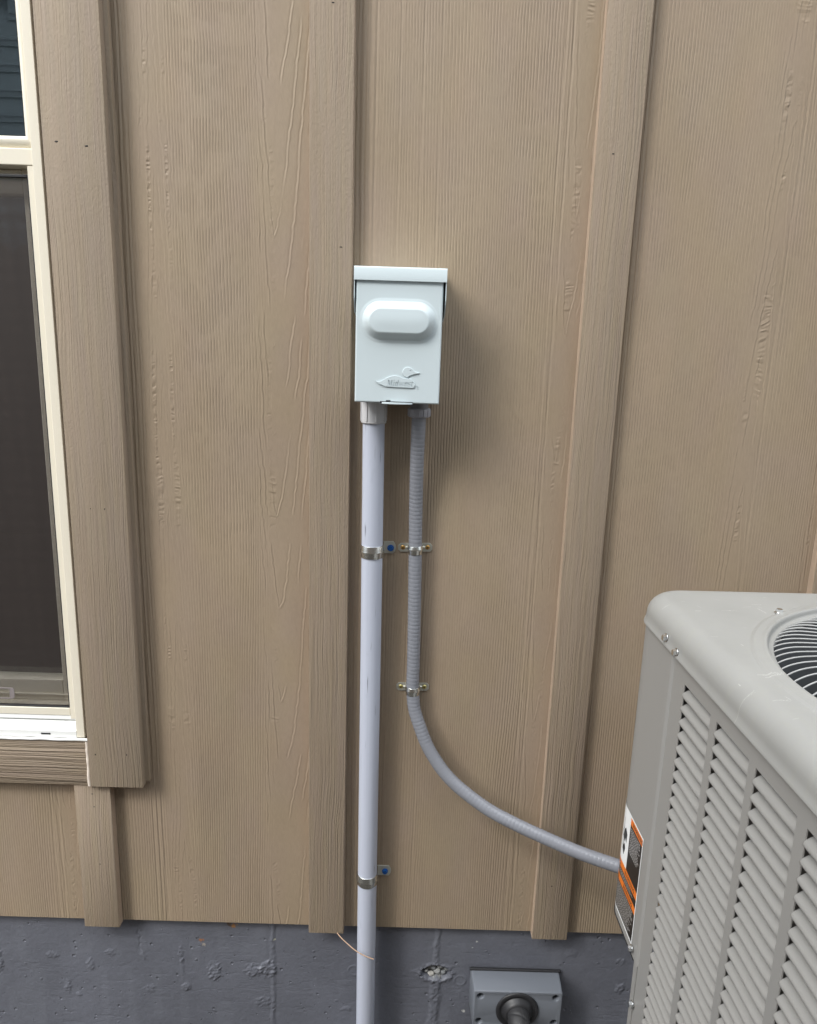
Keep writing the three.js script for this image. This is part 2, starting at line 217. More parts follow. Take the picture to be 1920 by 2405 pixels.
// nail heads and nail holes set into the trim
{
  const nm = std(C(0.03, 0.025, 0.02), 0.7), g = new THREE.SphereGeometry(1, 10, 6);
  for (const [x, y, z, w, h] of [[-0.385, 1.308, 0.0264, 0.0045, 0.0020], [-0.343, 1.3035, 0.0264, 0.0042, 0.0022], [0.001, 1.496, 0.0169, 0.0035, 0.0014], [0.015, 1.181, 0.0169, 0.0036, 0.0012], [0.3995, 1.318, 0.0169, 0.0030, 0.0014], [-0.392, 0.352, 0.0264, 0.0014, 0.0028], [-0.339, 0.353, 0.0264, 0.0014, 0.0028], [-0.407, 0.270, 0.0169, 0.0036, 0.0010], [-0.405, 0.245, 0.0169, 0.0018, 0.0016], [-0.402, 0.130, 0.0169, 0.0026, 0.0010], [-0.35, 0.78, 0.0264, 0.0012, 0.0022], [-0.372, 0.78, 0.0264, 0.0010, 0.0018], [0.402, 0.111, 0.0169, 0.0026, 0.0013]])
    part('nail_hole', g.clone().scale(w / 1.6, h / 1.6, 0.0006).translate(x, y, z), nm, house);
}

/* ------------------------------------------------------------------ foundation */
{
  const f = thing('foundation_wall', 'slate grey painted concrete foundation under the siding', 'wall', [0, 0, 0]);
  const patches = [[-0.624, -0.1085, 0.010, 0.028, 0.0035], [-0.214, -0.122, 0.013, 0.020, 0.0035], [-0.139, -0.119, 0.015, 0.014, 0.003], [-0.112, -0.112, 0.016, 0.018, 0.004], [-0.276, -0.085, 0.004, 0.016, 0.002], [-0.274, -0.115, 0.003, 0.024, 0.0016], [-0.27, -0.160, 0.008, 0.010, 0.0028], [-0.495, -0.166, 0.006, 0.014, 0.0022], [-0.474, -0.183, 0.005, 0.006, 0.002], [-0.518, -0.0945, 0.010, 0.008, 0.002], [-0.448, -0.113, 0.007, 0.012, 0.0022], [-0.409, -0.086, 0.008, 0.006, 0.002], [-0.339, -0.166, 0.010, 0.008, 0.002], [-0.123, -0.188, 0.012, 0.012, 0.0025], [-0.348, -0.09, 0.005, 0.009, 0.0014], [0.46, -0.06, 0.012, 0.008, 0.0016], [0.552, -0.075, 0.007, 0.006, 0.002], [0.556, -0.135, 0.008, 0.010, 0.003], [0.452, -0.155, 0.009, 0.007, 0.0018], [0.036, -0.20, 0.012, 0.006, 0.0018]];
  const big = (x, y) => {
    let z = 0.0006 * fbm(x * 7, y * 9, 200);
    for (const [px, py, rx, ry, a] of patches) { const dx = (x - px) / rx, dy = (y - py) / ry, d = dx * dx + dy * dy; if (d < 3.2) z += a * 0.7 * sstep(1.4, 0.4, d + 0.9 * sn(x * 260, y * 260, 201)) * (0.25 + 1.0 * noise(x * 420, y * 420, 202)); }
    for (const [sx, y0, y1, w, a] of [[0.205, -0.09, 0.02, 0.0042, 0.0022], [0.2045, -0.40, -0.125, 0.0095, 0.003], [-0.103, -0.40, 0.01, 0.0035, 0.0016]]) { const dx = (x - sx - 0.0018 * sn(y * 40, 2, 203)) / (w * (0.75 + 0.5 * noise(y * 60, 1, 204))), m = sstep(y0 - 0.006, y0, y) * sstep(y1 + 0.006, y1, y); z += a * m * Math.exp(-dx * dx * dx * dx) * (0.5 + 0.75 * noise(x * 300, y * 220, 205)); }
    const hx = (x - 0.2055) / 0.030, hy = (y + 0.1126) / 0.0165, hd = Math.hypot(hx, hy) + 0.16 * sn(x * 120, y * 120, 206); z += 0.0035 * Math.exp(-(((hd - 1.1) / 0.2) ** 2)) * noise(x * 260, y * 260, 207); z -= 0.011 * sstep(0.95, 0.62, hd);
    for (const [rx, ry] of [[0.2515, -0.128], [0.050, -0.112]]) { const d = Math.hypot(x - rx, y - ry); z += 0.0011 * Math.exp(-(((d - 0.0105) / 0.0013) ** 2)); }
    if (y < -0.012 && y > -0.078) { const d = (x + 0.352 + 0.004 * sn(y * 55, 4, 208) + 0.0015 * sn(y * 220, 4, 209)) / 0.0012; z -= 0.0022 * Math.exp(-d * d) * noise(y * 120, 7, 210); }
    return z;
  };
  const X0 = -0.74, X1 = 0.74, Y0 = -0.40, Y1 = 0.004, nx = 760, ny = 208, g = new THREE.PlaneGeometry(X1 - X0, Y1 - Y0, nx, ny).translate((X0 + X1) / 2, (Y0 + Y1) / 2, -0.014), p = g.attributes.position;
  for (let i = 0; i < p.count; i++) p.setZ(i, -0.014 + big(p.getX(i), p.getY(i))); g.computeVertexNormals();
  const pits = [], r = mulberry(77); for (let i = 0; i < 620; i++) pits.push([X0 + r() * (X1 - X0), Y0 + r() * (Y1 - Y0), 0.0006 + 0.0021 * r() ** 3, r()]);
  const W = 2048, Hh = 560, hf = new Float32Array(W * Hh), cf = new Float32Array(W * Hh);
  for (let j = 0; j < Hh; j++) for (let i = 0; i < W; i++) { const x = X0 + i / W * (X1 - X0), y = Y0 + j / Hh * (Y1 - Y0); hf[j * W + i] = 0.62 + 0.10 * fbm(x * 160, y * 160, 220) + 0.05 * (noise(x * 900, y * 500, 221) - 0.5) - 0.12 * sstep(0.7, 0.85, noise(x * 26, y * 120, 222)) * noise(x * 120, y * 620, 223); }
  for (const [px, py, pr, q] of pits) { const ci = (px - X0) / (X1 - X0) * W, cj = (py - Y0) / (Y1 - Y0) * Hh, R = pr * 1.4 / (X1 - X0) * W + 2; for (let j = Math.max(0, cj - R | 0); j < Math.min(Hh, cj + R); j++) for (let i = Math.max(0, ci - R | 0); i < Math.min(W, ci + R); i++) { const d = Math.hypot((i - ci) * (X1 - X0) / W, (j - cj) * (Y1 - Y0) / Hh) / pr; hf[j * W + i] -= (q > 0.2 ? 0.55 : -0.3) * sstep(1.15, 0.7, d); } }
  const bump = tex(W, Hh, (i, j) => hf[j * W + i], false, THREE.ClampToEdgeWrapping);
  const spots = [[-0.176, -0.020, 0.0062, [0.33, 0.17, 0.07]], [-0.185, -0.017, 0.006, [0.10, 0.07, 0.05]], [-0.238, -0.054, 0.0046, [0.33, 0.15, 0.08]], [-0.246, -0.050, 0.004, [0.03, 0.03, 0.03]], [-0.234, -0.064, 0.004, [0.3, 0.27, 0.24]], [-0.1, -0.048, 0.003, [0.45, 0.45, 0.36]], [0.2606, -0.198, 0.0045, [0.5, 0.5, 0.48]], [0.278, -0.040, 0.0022, [0.5, 0.5, 0.48]], [0.271, -0.054, 0.0018, [0.5, 0.5, 0.48]], [0.06, -0.205, 0.004, [0.5, 0.5, 0.48]]];
  const col = tex(1024, 280, (i, j) => { const x = X0 + i / 1024 * (X1 - X0), y = Y0 + j / 280 * (Y1 - Y0); let v = 1 + 0.16 * fbm(x * 9, y * 9, 230) + 0.10 * (noise(x * 300, y * 300, 231) - 0.5), c = [0.135 * v, 0.142 * v, 0.168 * v];
    const st = sstep(0.66, 0.8, noise(x * 40, y * 14, 232)) * 0.16; c = c.map((q, n) => q + st * [0.07, 0.075, 0.08][n]);
    const hd = Math.hypot((x - 0.2055) / 0.030, (y + 0.1126) / 0.0165) + 0.2 * sn(x * 150, y * 150, 233), m = sstep(0.8, 0.6, hd); c = c.map((q, n) => q + m * ([0.34, 0.345, 0.33][n] * (0.55 + 0.6 * noise(x * 500, y * 500, 234)) - q));
    for (const [sx, sy, sr, sc] of spots) { const d = Math.hypot(x - sx, y - sy) / sr + 0.6 * sn(x * 420, y * 420, 235), q = sstep(0.9, 0.6, d); if (q > 0) c = c.map((w, n) => w + q * (sc[n] - w)); }
    return c.map(q => q <= 0.0031308 ? q * 12.92 : 1.055 * Math.pow(q, 1 / 2.4) - 0.055); }, true, THREE.ClampToEdgeWrapping);
  part('concrete_face', g, std(C(1, 1, 1), 0.52, { map: col, bumpMap: bump, bumpScale: 0.0028 }), f);
  const plain = std(C(0.135, 0.142, 0.168), 0.55);
  part('concrete_body', [bx(-3, X0, -0.6, -0.001, -0.2, -0.014), bx(X1, 3, -0.6, -0.001, -0.2, -0.014), bx(X0, X1, -0.6, -0.0005, -0.2, -0.03)], plain, f);
  const pm = [std(C(0.30, 0.305, 0.30), 0.7), std(C(0.42, 0.41, 0.38), 0.6), std(C(0.2, 0.21, 0.215), 0.8)];
  for (const [x, y, s, k] of [[0.196, -0.120, 0.0062, 1], [0.208, -0.113, 0.0068, 0], [0.219, -0.1165, 0.0055, 2], [0.2005, -0.106, 0.0050, 2], [0.213, -0.103, 0.0052, 0], [0.187, -0.114, 0.0042, 0], [0.225, -0.109, 0.0042, 2]]) {
    const q = new THREE.IcosahedronGeometry(s, 2), pp = q.attributes.position; for (let i = 0; i < pp.count; i++) { const k2 = 1 + 0.22 * sn(pp.getX(i) * 300 + x * 900, pp.getY(i) * 300 + pp.getZ(i) * 170, 240); pp.setXYZ(i, pp.getX(i) * k2, pp.getY(i) * k2 * 0.8, pp.getZ(i) * k2 * 0.7); } q.computeVertexNormals();
    part('pebble', q.translate(x, y, -0.021), pm[k], f);
  }
}

/* ------------------------------------------------------------------ disconnect box */
const font = await new FontLoader().loadAsync('fonts/droid/droid_serif_bold.typeface.json');
{
  const b = thing('disconnect_box', 'pale grey metal electrical disconnect box with a bulged cover and duck emblem', 'electrical box', [0.1037, 0.963, 0]);
  const paint = std(C(0.585, 0.665, 0.69), 0.33), ox = -0.1037, oy = -0.963;
  const T = g => g.translate(ox, oy, 0);
  part('enclosure', T(rb(0.0462, 0.1610, 0.9665, 1.144, 0.0006, 0.0780, 0.0015)), paint, b);
  // cover: pressed sheet with the pill-shaped bulge
  {
    const x0 = 0.0430, x1 = 0.1640, y0 = 0.9632, y1 = 1.1365, nx = 240, ny = 340, s = new THREE.PlaneGeometry(x1 - x0, y1 - y0, nx, ny).translate((x0 + x1) / 2, (y0 + y1) / 2, 0), p = s.attributes.position;
    const sd = (x, y, cx, cy, hw, hh) => { const dx = Math.max(0, Math.abs(x - cx) - (hw - hh)), dy = Math.abs(y - cy); return Math.hypot(dx, dy) - hh; };
    for (let i = 0; i < p.count; i++) {
      const x = p.getX(i), y = p.getY(i), d = sd(x, y, 0.1037, 1.0772, 0.0535, 0.0285); let z = 0.085 + 0.0108 * sstep(0, 0.0135, -d) + 0.0012 * sstep(0.006, 0.0285, -d) ;
      const lip = Math.exp(-(((d + 0.0004) / 0.0016) ** 2)) * 0.0005; z += lip;
      const e = Math.min(x - x0, x1 - x, y - y0, y1 - y); z -= 0.0022 * (1 - Math.sqrt(Math.max(0, 1 - Math.max(0, 1 - e / 0.0022) ** 2))); // rolled edge
      p.setZ(i, z);
    }
    s.computeVertexNormals();
    const cov = part('cover', T(s), paint, b);
    part('cover_return', [T(bx(x0, x0 + 0.001, y0, y1, 0.066, 0.0829)), T(bx(x1 - 0.001, x1, y0, y1, 0.066, 0.0829)), T(bx(x0 + 0.001, 0.0795, y0, y0 + 0.001, 0.066, 0.0829)), T(bx(0.1265, x1 - 0.001, y0, y0 + 0.001, 0.066, 0.0829))], paint, cov);
  }
  { // rain hood: front lip, top plate and two side flanges
    const sideFl = (xa) => { const s = new THREE.Shape(); s.moveTo(0.0005, 1.1484); s.lineTo(0.0865, 1.1484); s.lineTo(0.0865, 1.106); s.quadraticCurveTo(0.083, 1.095, 0.070, 1.088); s.lineTo(0.02, 1.08); s.lineTo(0.0005, 1.08); s.closePath(); const g = new THREE.ExtrudeGeometry(s, { depth: 0.0012, bevelEnabled: false }), m = new THREE.Matrix4().makeBasis(new THREE.Vector3(0, 0, 1), new THREE.Vector3(0, 1, 0), new THREE.Vector3(-1, 0, 0)); return g.applyMatrix4(m).translate(xa + 0.0012, 0, 0); };
    const L = new THREE.Shape(); L.moveTo(0.0005, 1.1492); L.lineTo(0.0854, 1.1492); L.quadraticCurveTo(0.0884, 1.1492, 0.0884, 1.1462); L.lineTo(0.0884, 1.1308); L.lineTo(0.0871, 1.1308); L.lineTo(0.0871, 1.1462); L.quadraticCurveTo(0.0870, 1.1478, 0.0854, 1.1479); L.lineTo(0.0005, 1.1479); L.closePath();
    const lg = toCreasedNormals(new THREE.ExtrudeGeometry(L, { depth: 0.1285, curveSegments: 8, bevelEnabled: false }).applyMatrix4(new THREE.Matrix4().makeBasis(new THREE.Vector3(0, 0, 1), new THREE.Vector3(0, 1, 0), new THREE.Vector3(-1, 0, 0))).translate(0.1684, 0, 0), 0.5);
    part('rain_hood', [T(lg), T(sideFl(0.0400)), T(sideFl(0.1671))], paint, b);
  }
  { // embossed duck outline and lettering
    const kx = 1.172e-4, ky = 1.1385e-4, M = ([a, c]) => new THREE.Vector2(0.1050 + (a - 800) * kx + ox, 0.986 + (1690 - c) * ky + oy);
    const outline = (pts) => { const v = pts.map(M), cv = new THREE.CatmullRomCurve3(v.map(q => new THREE.Vector3(q.x, q.y, 0)), true, 'catmullrom', 0.4); return new THREE.Shape(cv.getPoints(140).map(q => new THREE.Vector2(q.x, q.y))); };
    const press = (sh, bs) => new THREE.ExtrudeGeometry(sh, { depth: 0.0011, curveSegments: 5, bevelEnabled: true, bevelSize: bs, bevelThickness: 0.0007, bevelOffset: -bs, bevelSegments: 3 }).translate(0, 0, 0.0849);
    const bodyS = outline([[528, 1622], [545, 1628], [590, 1620], [640, 1590], [700, 1560], [755, 1550], [810, 1558], [860, 1578], [900, 1582], [940, 1580], [972, 1603], [1000, 1645], [1002, 1665], [978, 1694], [900, 1693], [760, 1691], [645, 1686], [600, 1668], [560, 1655]]);
    const headS = outline([[925, 1553], [950, 1541], [990, 1528], [1052, 1512], [1050, 1506], [1015, 1498], [985, 1483], [960, 1456], [925, 1440], [882, 1448], [852, 1478], [844, 1518], [862, 1548], [888, 1566], [918, 1566]]);
    // the word is sunk into the raised body: letter outlines are holes, their counters small islands
    const o2 = M([655, 1680]), glyphs = font.generateShapes('Midwest', 0.0088), islands = []; let mx = 0; glyphs.forEach(g => g.getPoints(4).forEach(q => { mx = Math.max(mx, q.x); }));
    const put2 = q => new THREE.Vector2(o2.x + q.x * 0.0375 / mx + q.y * 0.18, o2.y + q.y);
    for (const g of glyphs) { bodyS.holes.push(new THREE.Path(g.getPoints(4).map(put2))); for (const h of g.holes) islands.push(new THREE.Shape(h.getPoints(4).map(put2))); }
    const em = part('duck_emblem', [press(bodyS, 0.00022), press(headS, 0.0006)], paint, b);
    part('eye', new THREE.SphereGeometry(0.0010, 10, 8).scale(1, 1, 0.6).translate(...M([938, 1470]).toArray(), 0.0868), paint, em);
    if (islands.length) part('lettering', new THREE.ExtrudeGeometry(islands, { depth: 0.0018, bevelEnabled: false }).translate(0, 0, 0.0849), paint, em);
    const rg = new TextGeometry('R', { font, size: 0.0022, depth: 0.0006, curveSegments: 2 }), o3 = M([1027, 1698]); part('lettering', [rg.translate(o3.x, o3.y, 0.0848), new THREE.TorusGeometry(0.0021, 0.00025, 6, 24).translate(o3.x + 0.0008, o3.y + 0.0011, 0.0851)], paint, em);
  }
  // latch slot and hasp tab along the lower edge
  part('latch_slot', [T(rb(0.0795, 0.1264, 0.9628, 0.9655, 0.0836, 0.0856, 0.0004)), T(rb(0.0880, 0.0945, 0.9650, 0.9672, 0.0836, 0.0855, 0.0004))], blackMat, b);
  { const s = new THREE.Shape(); s.moveTo(0.0825, 0); s.quadraticCurveTo(0.104, 0.010, 0.1255, 0); s.lineTo(0.1255, -0.03); s.lineTo(0.0825, -0.03); s.closePath(); part('hasp_tab', T(new THREE.ExtrudeGeometry(s, { depth: 0.0016, bevelEnabled: true, bevelSize: 0.0004, bevelThickness: 0.0004, bevelSegments: 2 }).rotateX(Math.PI / 2).translate(0, 0.9638, 0.0856)), paint, b); }
  for (const x of [0.0440, 0.1628]) part('rivet', T(new THREE.SphereGeometry(0.0011, 10, 8).translate(x, 0.9645, 0.0835)), std(C(0.35, 0.36, 0.35), 0.4), b);
}

/* ------------------------------------------------------------------ rigid conduit, flexible conduit, straps */
const zinc = new THREE.MeshStandardMaterial({ color: C(0.74, 0.76, 0.74), metalness: 1, roughness: 0.26 });
const zincFlat = new THREE.MeshStandardMaterial({ color: C(0.56, 0.56, 0.50), metalness: 0.7, roughness: 0.45 });
const pipeAt = y => new THREE.Vector3(0.0686 + (0.932 - y) * 0.0054, y, 0.0305 - Math.min(1, (0.932 - y) / 0.35) * 0.0095);
{
  const c = thing('rigid_conduit', 'straight grey plastic conduit pipe rising from the foundation to the metal box', 'conduit', [0, -0.38, 0]);
  const scuff = tex(256, 2048, (i, j) => { const x = i / 256, y = j / 2048; let v = 0.97 + 0.02 * fbm(x * 5, y * 40, 300); const a = sstep(0.91, 0.95, noise(x * 22, y * 46, 301)) * sstep(0.52, 0.72, noise(x * 60 + y * 9, y * 150, 302)); v *= 1 - 0.42 * a; const b = sstep(0.9, 0.95, noise(x * 90, y * 24, 303)); v *= 1 - 0.02 * b; return [v, v, v]; }, true);
  const pvc = std(C(0.52, 0.555, 0.65), 0.42, { map: scuff });
  const pts = []; for (let i = 0; i <= 24; i++) { const p = pipeAt(0.95 - i / 24 * 1.36); p.y += 0.38; pts.push(p); }
  part('pipe', new THREE.TubeGeometry(new THREE.CatmullRomCurve3(pts), 160, 0.0167, 40), pvc, c);
  const a = pipeAt(0.945), pv2 = std(C(0.52, 0.52, 0.53), 0.45), parts = [];
  parts.push(new THREE.LatheGeometry([[0.0168, -0.0165], [0.0186, -0.0165], [0.0191, -0.0155], [0.0191, 0.0175], [0.0150, 0.0178]].map(q => new THREE.Vector2(...q)), 40));
  for (let k = 0; k < 8; k++) { const q = k / 8 * 2 * Math.PI + 0.25; parts.push(rb(-0.0014, 0.0014, -0.0135, 0.017, 0.0180, 0.0204, 0.0007).rotateY(q)); }
  part('male_adapter', merge(parts).translate(a.x, a.y + 0.38, 0.0315), pv2, c);
}
{
  const c = thing('flexible_conduit', 'grey ribbed flexible conduit curving from the metal box down to the air conditioner', 'conduit', [0, 0, 0]);
  const P3 = [[0.1368, 0.958, 0.040], [0.1366, 0.93, 0.036], [0.1362, 0.87, 0.026], [0.1368, 0.80, 0.0165], [0.1383, 0.7275, 0.0142], [0.1405, 0.6126, 0.0142], [0.1417, 0.53, 0.0142], [0.1419, 0.482, 0.0142], [0.1434, 0.4675, 0.0150], [0.1461, 0.4480, 0.0165], [0.1572, 0.4160, 0.0205], [0.1728, 0.3804, 0.0255], [0.2096, 0.3327, 0.037], [0.2723, 0.2924, 0.058], [0.3113, 0.2787, 0.072], [0.3600, 0.2663, 0.090], [0.4177, 0.2548, 0.112], [0.4783, 0.2491, 0.136], [0.508, 0.2485, 0.150], [0.522, 0.249, 0.166], [0.528, 0.249, 0.19]].map(q => new THREE.Vector3(...q));
  const cv = new THREE.CatmullRomCurve3(P3, false, 'centripetal'), L = cv.getLength(), n = Math.round(L / 0.0007), m = 28, fr = cv.computeFrenetFrames(n), pos = [], uv = [], idx = [], q = new THREE.Vector3();
  for (let i = 0; i <= n; i++) {
    const s = i / n; cv.getPointAt(s, q); const d = s * L, N = fr.normals[i], B = fr.binormals[i];
    for (let j = 0; j <= m; j++) {
      const a = j / m * 2 * Math.PI, t = d / 0.0066 + a / (2 * Math.PI) * 0.5, f = t - Math.floor(t), rib = sstep(0, 0.25, f) * sstep(1, 0.62, f), amp = (d < 0.57 ? 0.00025 : 0.00016) * (0.75 + 0.5 * noise(d * 60, 2, 310)), r = 0.01055 + amp * rib + 0.00012 * sn(d * 90, j * 0.6, 311);
      const cx = Math.cos(a) * r, sx = Math.sin(a) * r; pos.push(q.x + N.x * cx + B.x * sx, q.y + N.y * cx + B.y * sx, q.z + N.z * cx + B.z * sx); uv.push(j / m, d);
    }
  }
  for (let i = 0; i < n; i++) for (let j = 0; j < m; j++) { const a = i * (m + 1) + j, b = a + m + 1; idx.push(a, a + 1, b, b, a + 1, b + 1); }
  const g = new THREE.BufferGeometry(); g.setAttribute('position', new THREE.Float32BufferAttribute(pos, 3)); g.setAttribute('uv', new THREE.Float32BufferAttribute(uv, 2)); g.setIndex(idx); g.computeVertexNormals();
  part('tube', g, std(C(0.225, 0.235, 0.262), 0.27), c);
  const nm = std(C(0.30, 0.30, 0.33), 0.45), parts = [new THREE.LatheGeometry([[0.0108, -0.0068], [0.0150, -0.0068], [0.0166, -0.0052], [0.0169, 0.0045], [0.0163, 0.0062], [0.0120, 0.0066]].map(v => new THREE.Vector2(...v)), 40)];
  for (let k = 0; k < 14; k++) parts.push(rb(-0.0011, 0.0011, -0.005, 0.0048, 0.0160, 0.0176, 0.0006).rotateY(k / 14 * 2 * Math.PI));
  const nut = part('compression_nut', merge(parts).translate(0.1368, 0.9468, 0.0385), nm, c);
  part('threaded_hub', cyl(0.0135, 0.0135, 0.014, 32).translate(0.1368, 0.9595, 0.0385), std(C(0.16, 0.16, 0.17), 0.5), c);
  part('entry_fitting', cyl(0.0165, 0.0165, 0.02, 24).rotateX(Math.PI / 2).translate(0.527, 0.249, 0.166), nm, c);
}
function lathArc(prof, cx, cy, cz, a0, a1, seg = 40) { return new THREE.LatheGeometry(prof.map(q => new THREE.Vector2(...q)), seg, a0, a1 - a0).translate(cx, cy, cz); } // angle 0 = +z, towards +x
const slotHead = (r) => [new THREE.CylinderGeometry(r, r * 1.02, 0.0034, 6).rotateX(Math.PI / 2).translate(0, 0, 0.0022), cyl(r * 1.22, r * 1.3, 0.0012, 28).rotateX(Math.PI / 2).translate(0, 0, 0.0005)];
{ // one-hole straps on the pipe
  const blue = std(C(0.015, 0.12, 0.42), 0.3, { metalness: 0.35 }), dark = std(C(0.01, 0.05, 0.18), 0.4);
  for (const [y, xr, lab, seed] of [[0.7255, 0.1066, 'one-hole zinc pipe strap with a blue screw, beside the upper flexible conduit strap', 1], [0.1220, 0.1142, 'lower one-hole zinc pipe strap with a blue screw, near the siding bottom', 2]]) {
    const p = pipeAt(y), s = thing('pipe_strap', lab, 'pipe strap', [p.x, y, 0], 'one-hole straps on the rigid pipe');
    const H = 0.0098; part('band', lathArc([[0.0168, -H], [0.0178, -H], [0.0180, -0.0028], [0.0192, -0.0016], [0.0194, 0.0010], [0.0183, 0.0024], [0.0181, H], [0.0168, H]], 0, 0, p.z, -1.75, 1.62, 56), zinc, s);
    part('side_leg', [bx(0.0170, 0.0181, -H, H, 0.002, p.z + 0.002)], zinc, s);
    const w = xr - p.x, sh = new THREE.Shape(), e = 0.004; sh.moveTo(0.0170, -0.0096); sh.lineTo(w - e, -0.0096); sh.quadraticCurveTo(w, -0.005, w, 0); sh.quadraticCurveTo(w, 0.005, w - e, 0.0096); sh.lineTo(0.0170, 0.0096); sh.closePath();
    part('tab', new THREE.ExtrudeGeometry(sh, { depth: 0.0014, bevelEnabled: true, bevelSize: 0.0004, bevelThickness: 0.0004, bevelSegments: 2 }).translate(0, 0, 0.0010), zincFlat, s);
    const sx = seed === 1 ? 0.0986 - p.x : 0.1038 - p.x, sc = part('screw', merge(slotHead(0.0043)).rotateZ(0.4 * seed).translate(sx, -0.0012, 0.0026), blue, s);
    part('slot', rb(-0.0034, 0.0034, -0.0005, 0.0005, 0, 0.0004, 0.0001).rotateZ(-0.6).translate(sx, -0.0012, 0.0064), dark, sc);
  }
}
{ // two-hole straps on the flexible conduit
  const brass = new THREE.MeshStandardMaterial({ color: C(0.55, 0.33, 0.10), metalness: 0.85, roughness: 0.38 }), yz = new THREE.MeshStandardMaterial({ color: C(0.62, 0.55, 0.22), metalness: 0.85, roughness: 0.35 }), dark = std(C(0.06, 0.035, 0.012), 0.6);
  for (const [x, y, lab, m, tilt] of [[0.1383, 0.7265, 'two-hole zinc conduit strap with brass screws, level with the upper pipe strap', brass, 0.03], [0.1419, 0.4822, 'two-hole zinc conduit strap with yellow screws, just above the conduit bend', yz, 0.01]]) {
    const s = thing('conduit_strap', lab, 'pipe strap', [x, y, 0], 'two-hole straps on the flexible conduit'); s.rotation.z = tilt;
    const H = 0.0068, z0 = 0.0142; part('band', lathArc([[0.0109, -H], [0.0116, -H], [0.0118, -0.0015], [0.0128, -0.0004], [0.0128, 0.0022], [0.0119, 0.0034], [0.0118, H], [0.0109, H]], 0, 0, z0, -1.6, 1.6, 48), zinc, s);
    for (const d of [-1, 1]) {
      const sh = new THREE.Shape(), e = 0.0035, w = 0.0272; sh.moveTo(0.0108, -H); sh.lineTo(w - e, -H); sh.lineTo(w, -H + e); sh.lineTo(w, H - e); sh.lineTo(w - e, H); sh.lineTo(0.0108, H); sh.closePath();
      const g = new THREE.ExtrudeGeometry(sh, { depth: 0.0012, bevelEnabled: true, bevelSize: 0.0003, bevelThickness: 0.0003, bevelSegments: 2 }).translate(0, 0, 0.0008); if (d < 0) g.rotateZ(Math.PI);
      part('ear', [g, rb(d > 0 ? 0.0108 : -0.0118, d > 0 ? 0.0118 : -0.0108, -H, H, 0.001, z0, 0.0004), new THREE.SphereGeometry(0.0022, 12, 8).scale(1.6, 1, 1).translate(d * 0.0130, 0.0005, 0.0026)], zincFlat, s);
      const sc = part('screw', new THREE.SphereGeometry(0.0040, 20, 10, 0, 6.283, 0, 1.35).rotateX(Math.PI / 2).scale(1, 1, 0.55).translate(d * 0.0199, 0, 0.0016), m, s);
      part('cross_recess', [rb(-0.0022, 0.0022, -0.0005, 0.0005, 0, 0.0003, 0.0001).rotateZ(0.5 * d), rb(-0.0005, 0.0005, -0.0022, 0.0022, 0, 0.0003, 0.0001).rotateZ(0.5 * d)].map(q => q.translate(d * 0.0199, 0, 0.00365)), dark, sc);
    }
  }
}

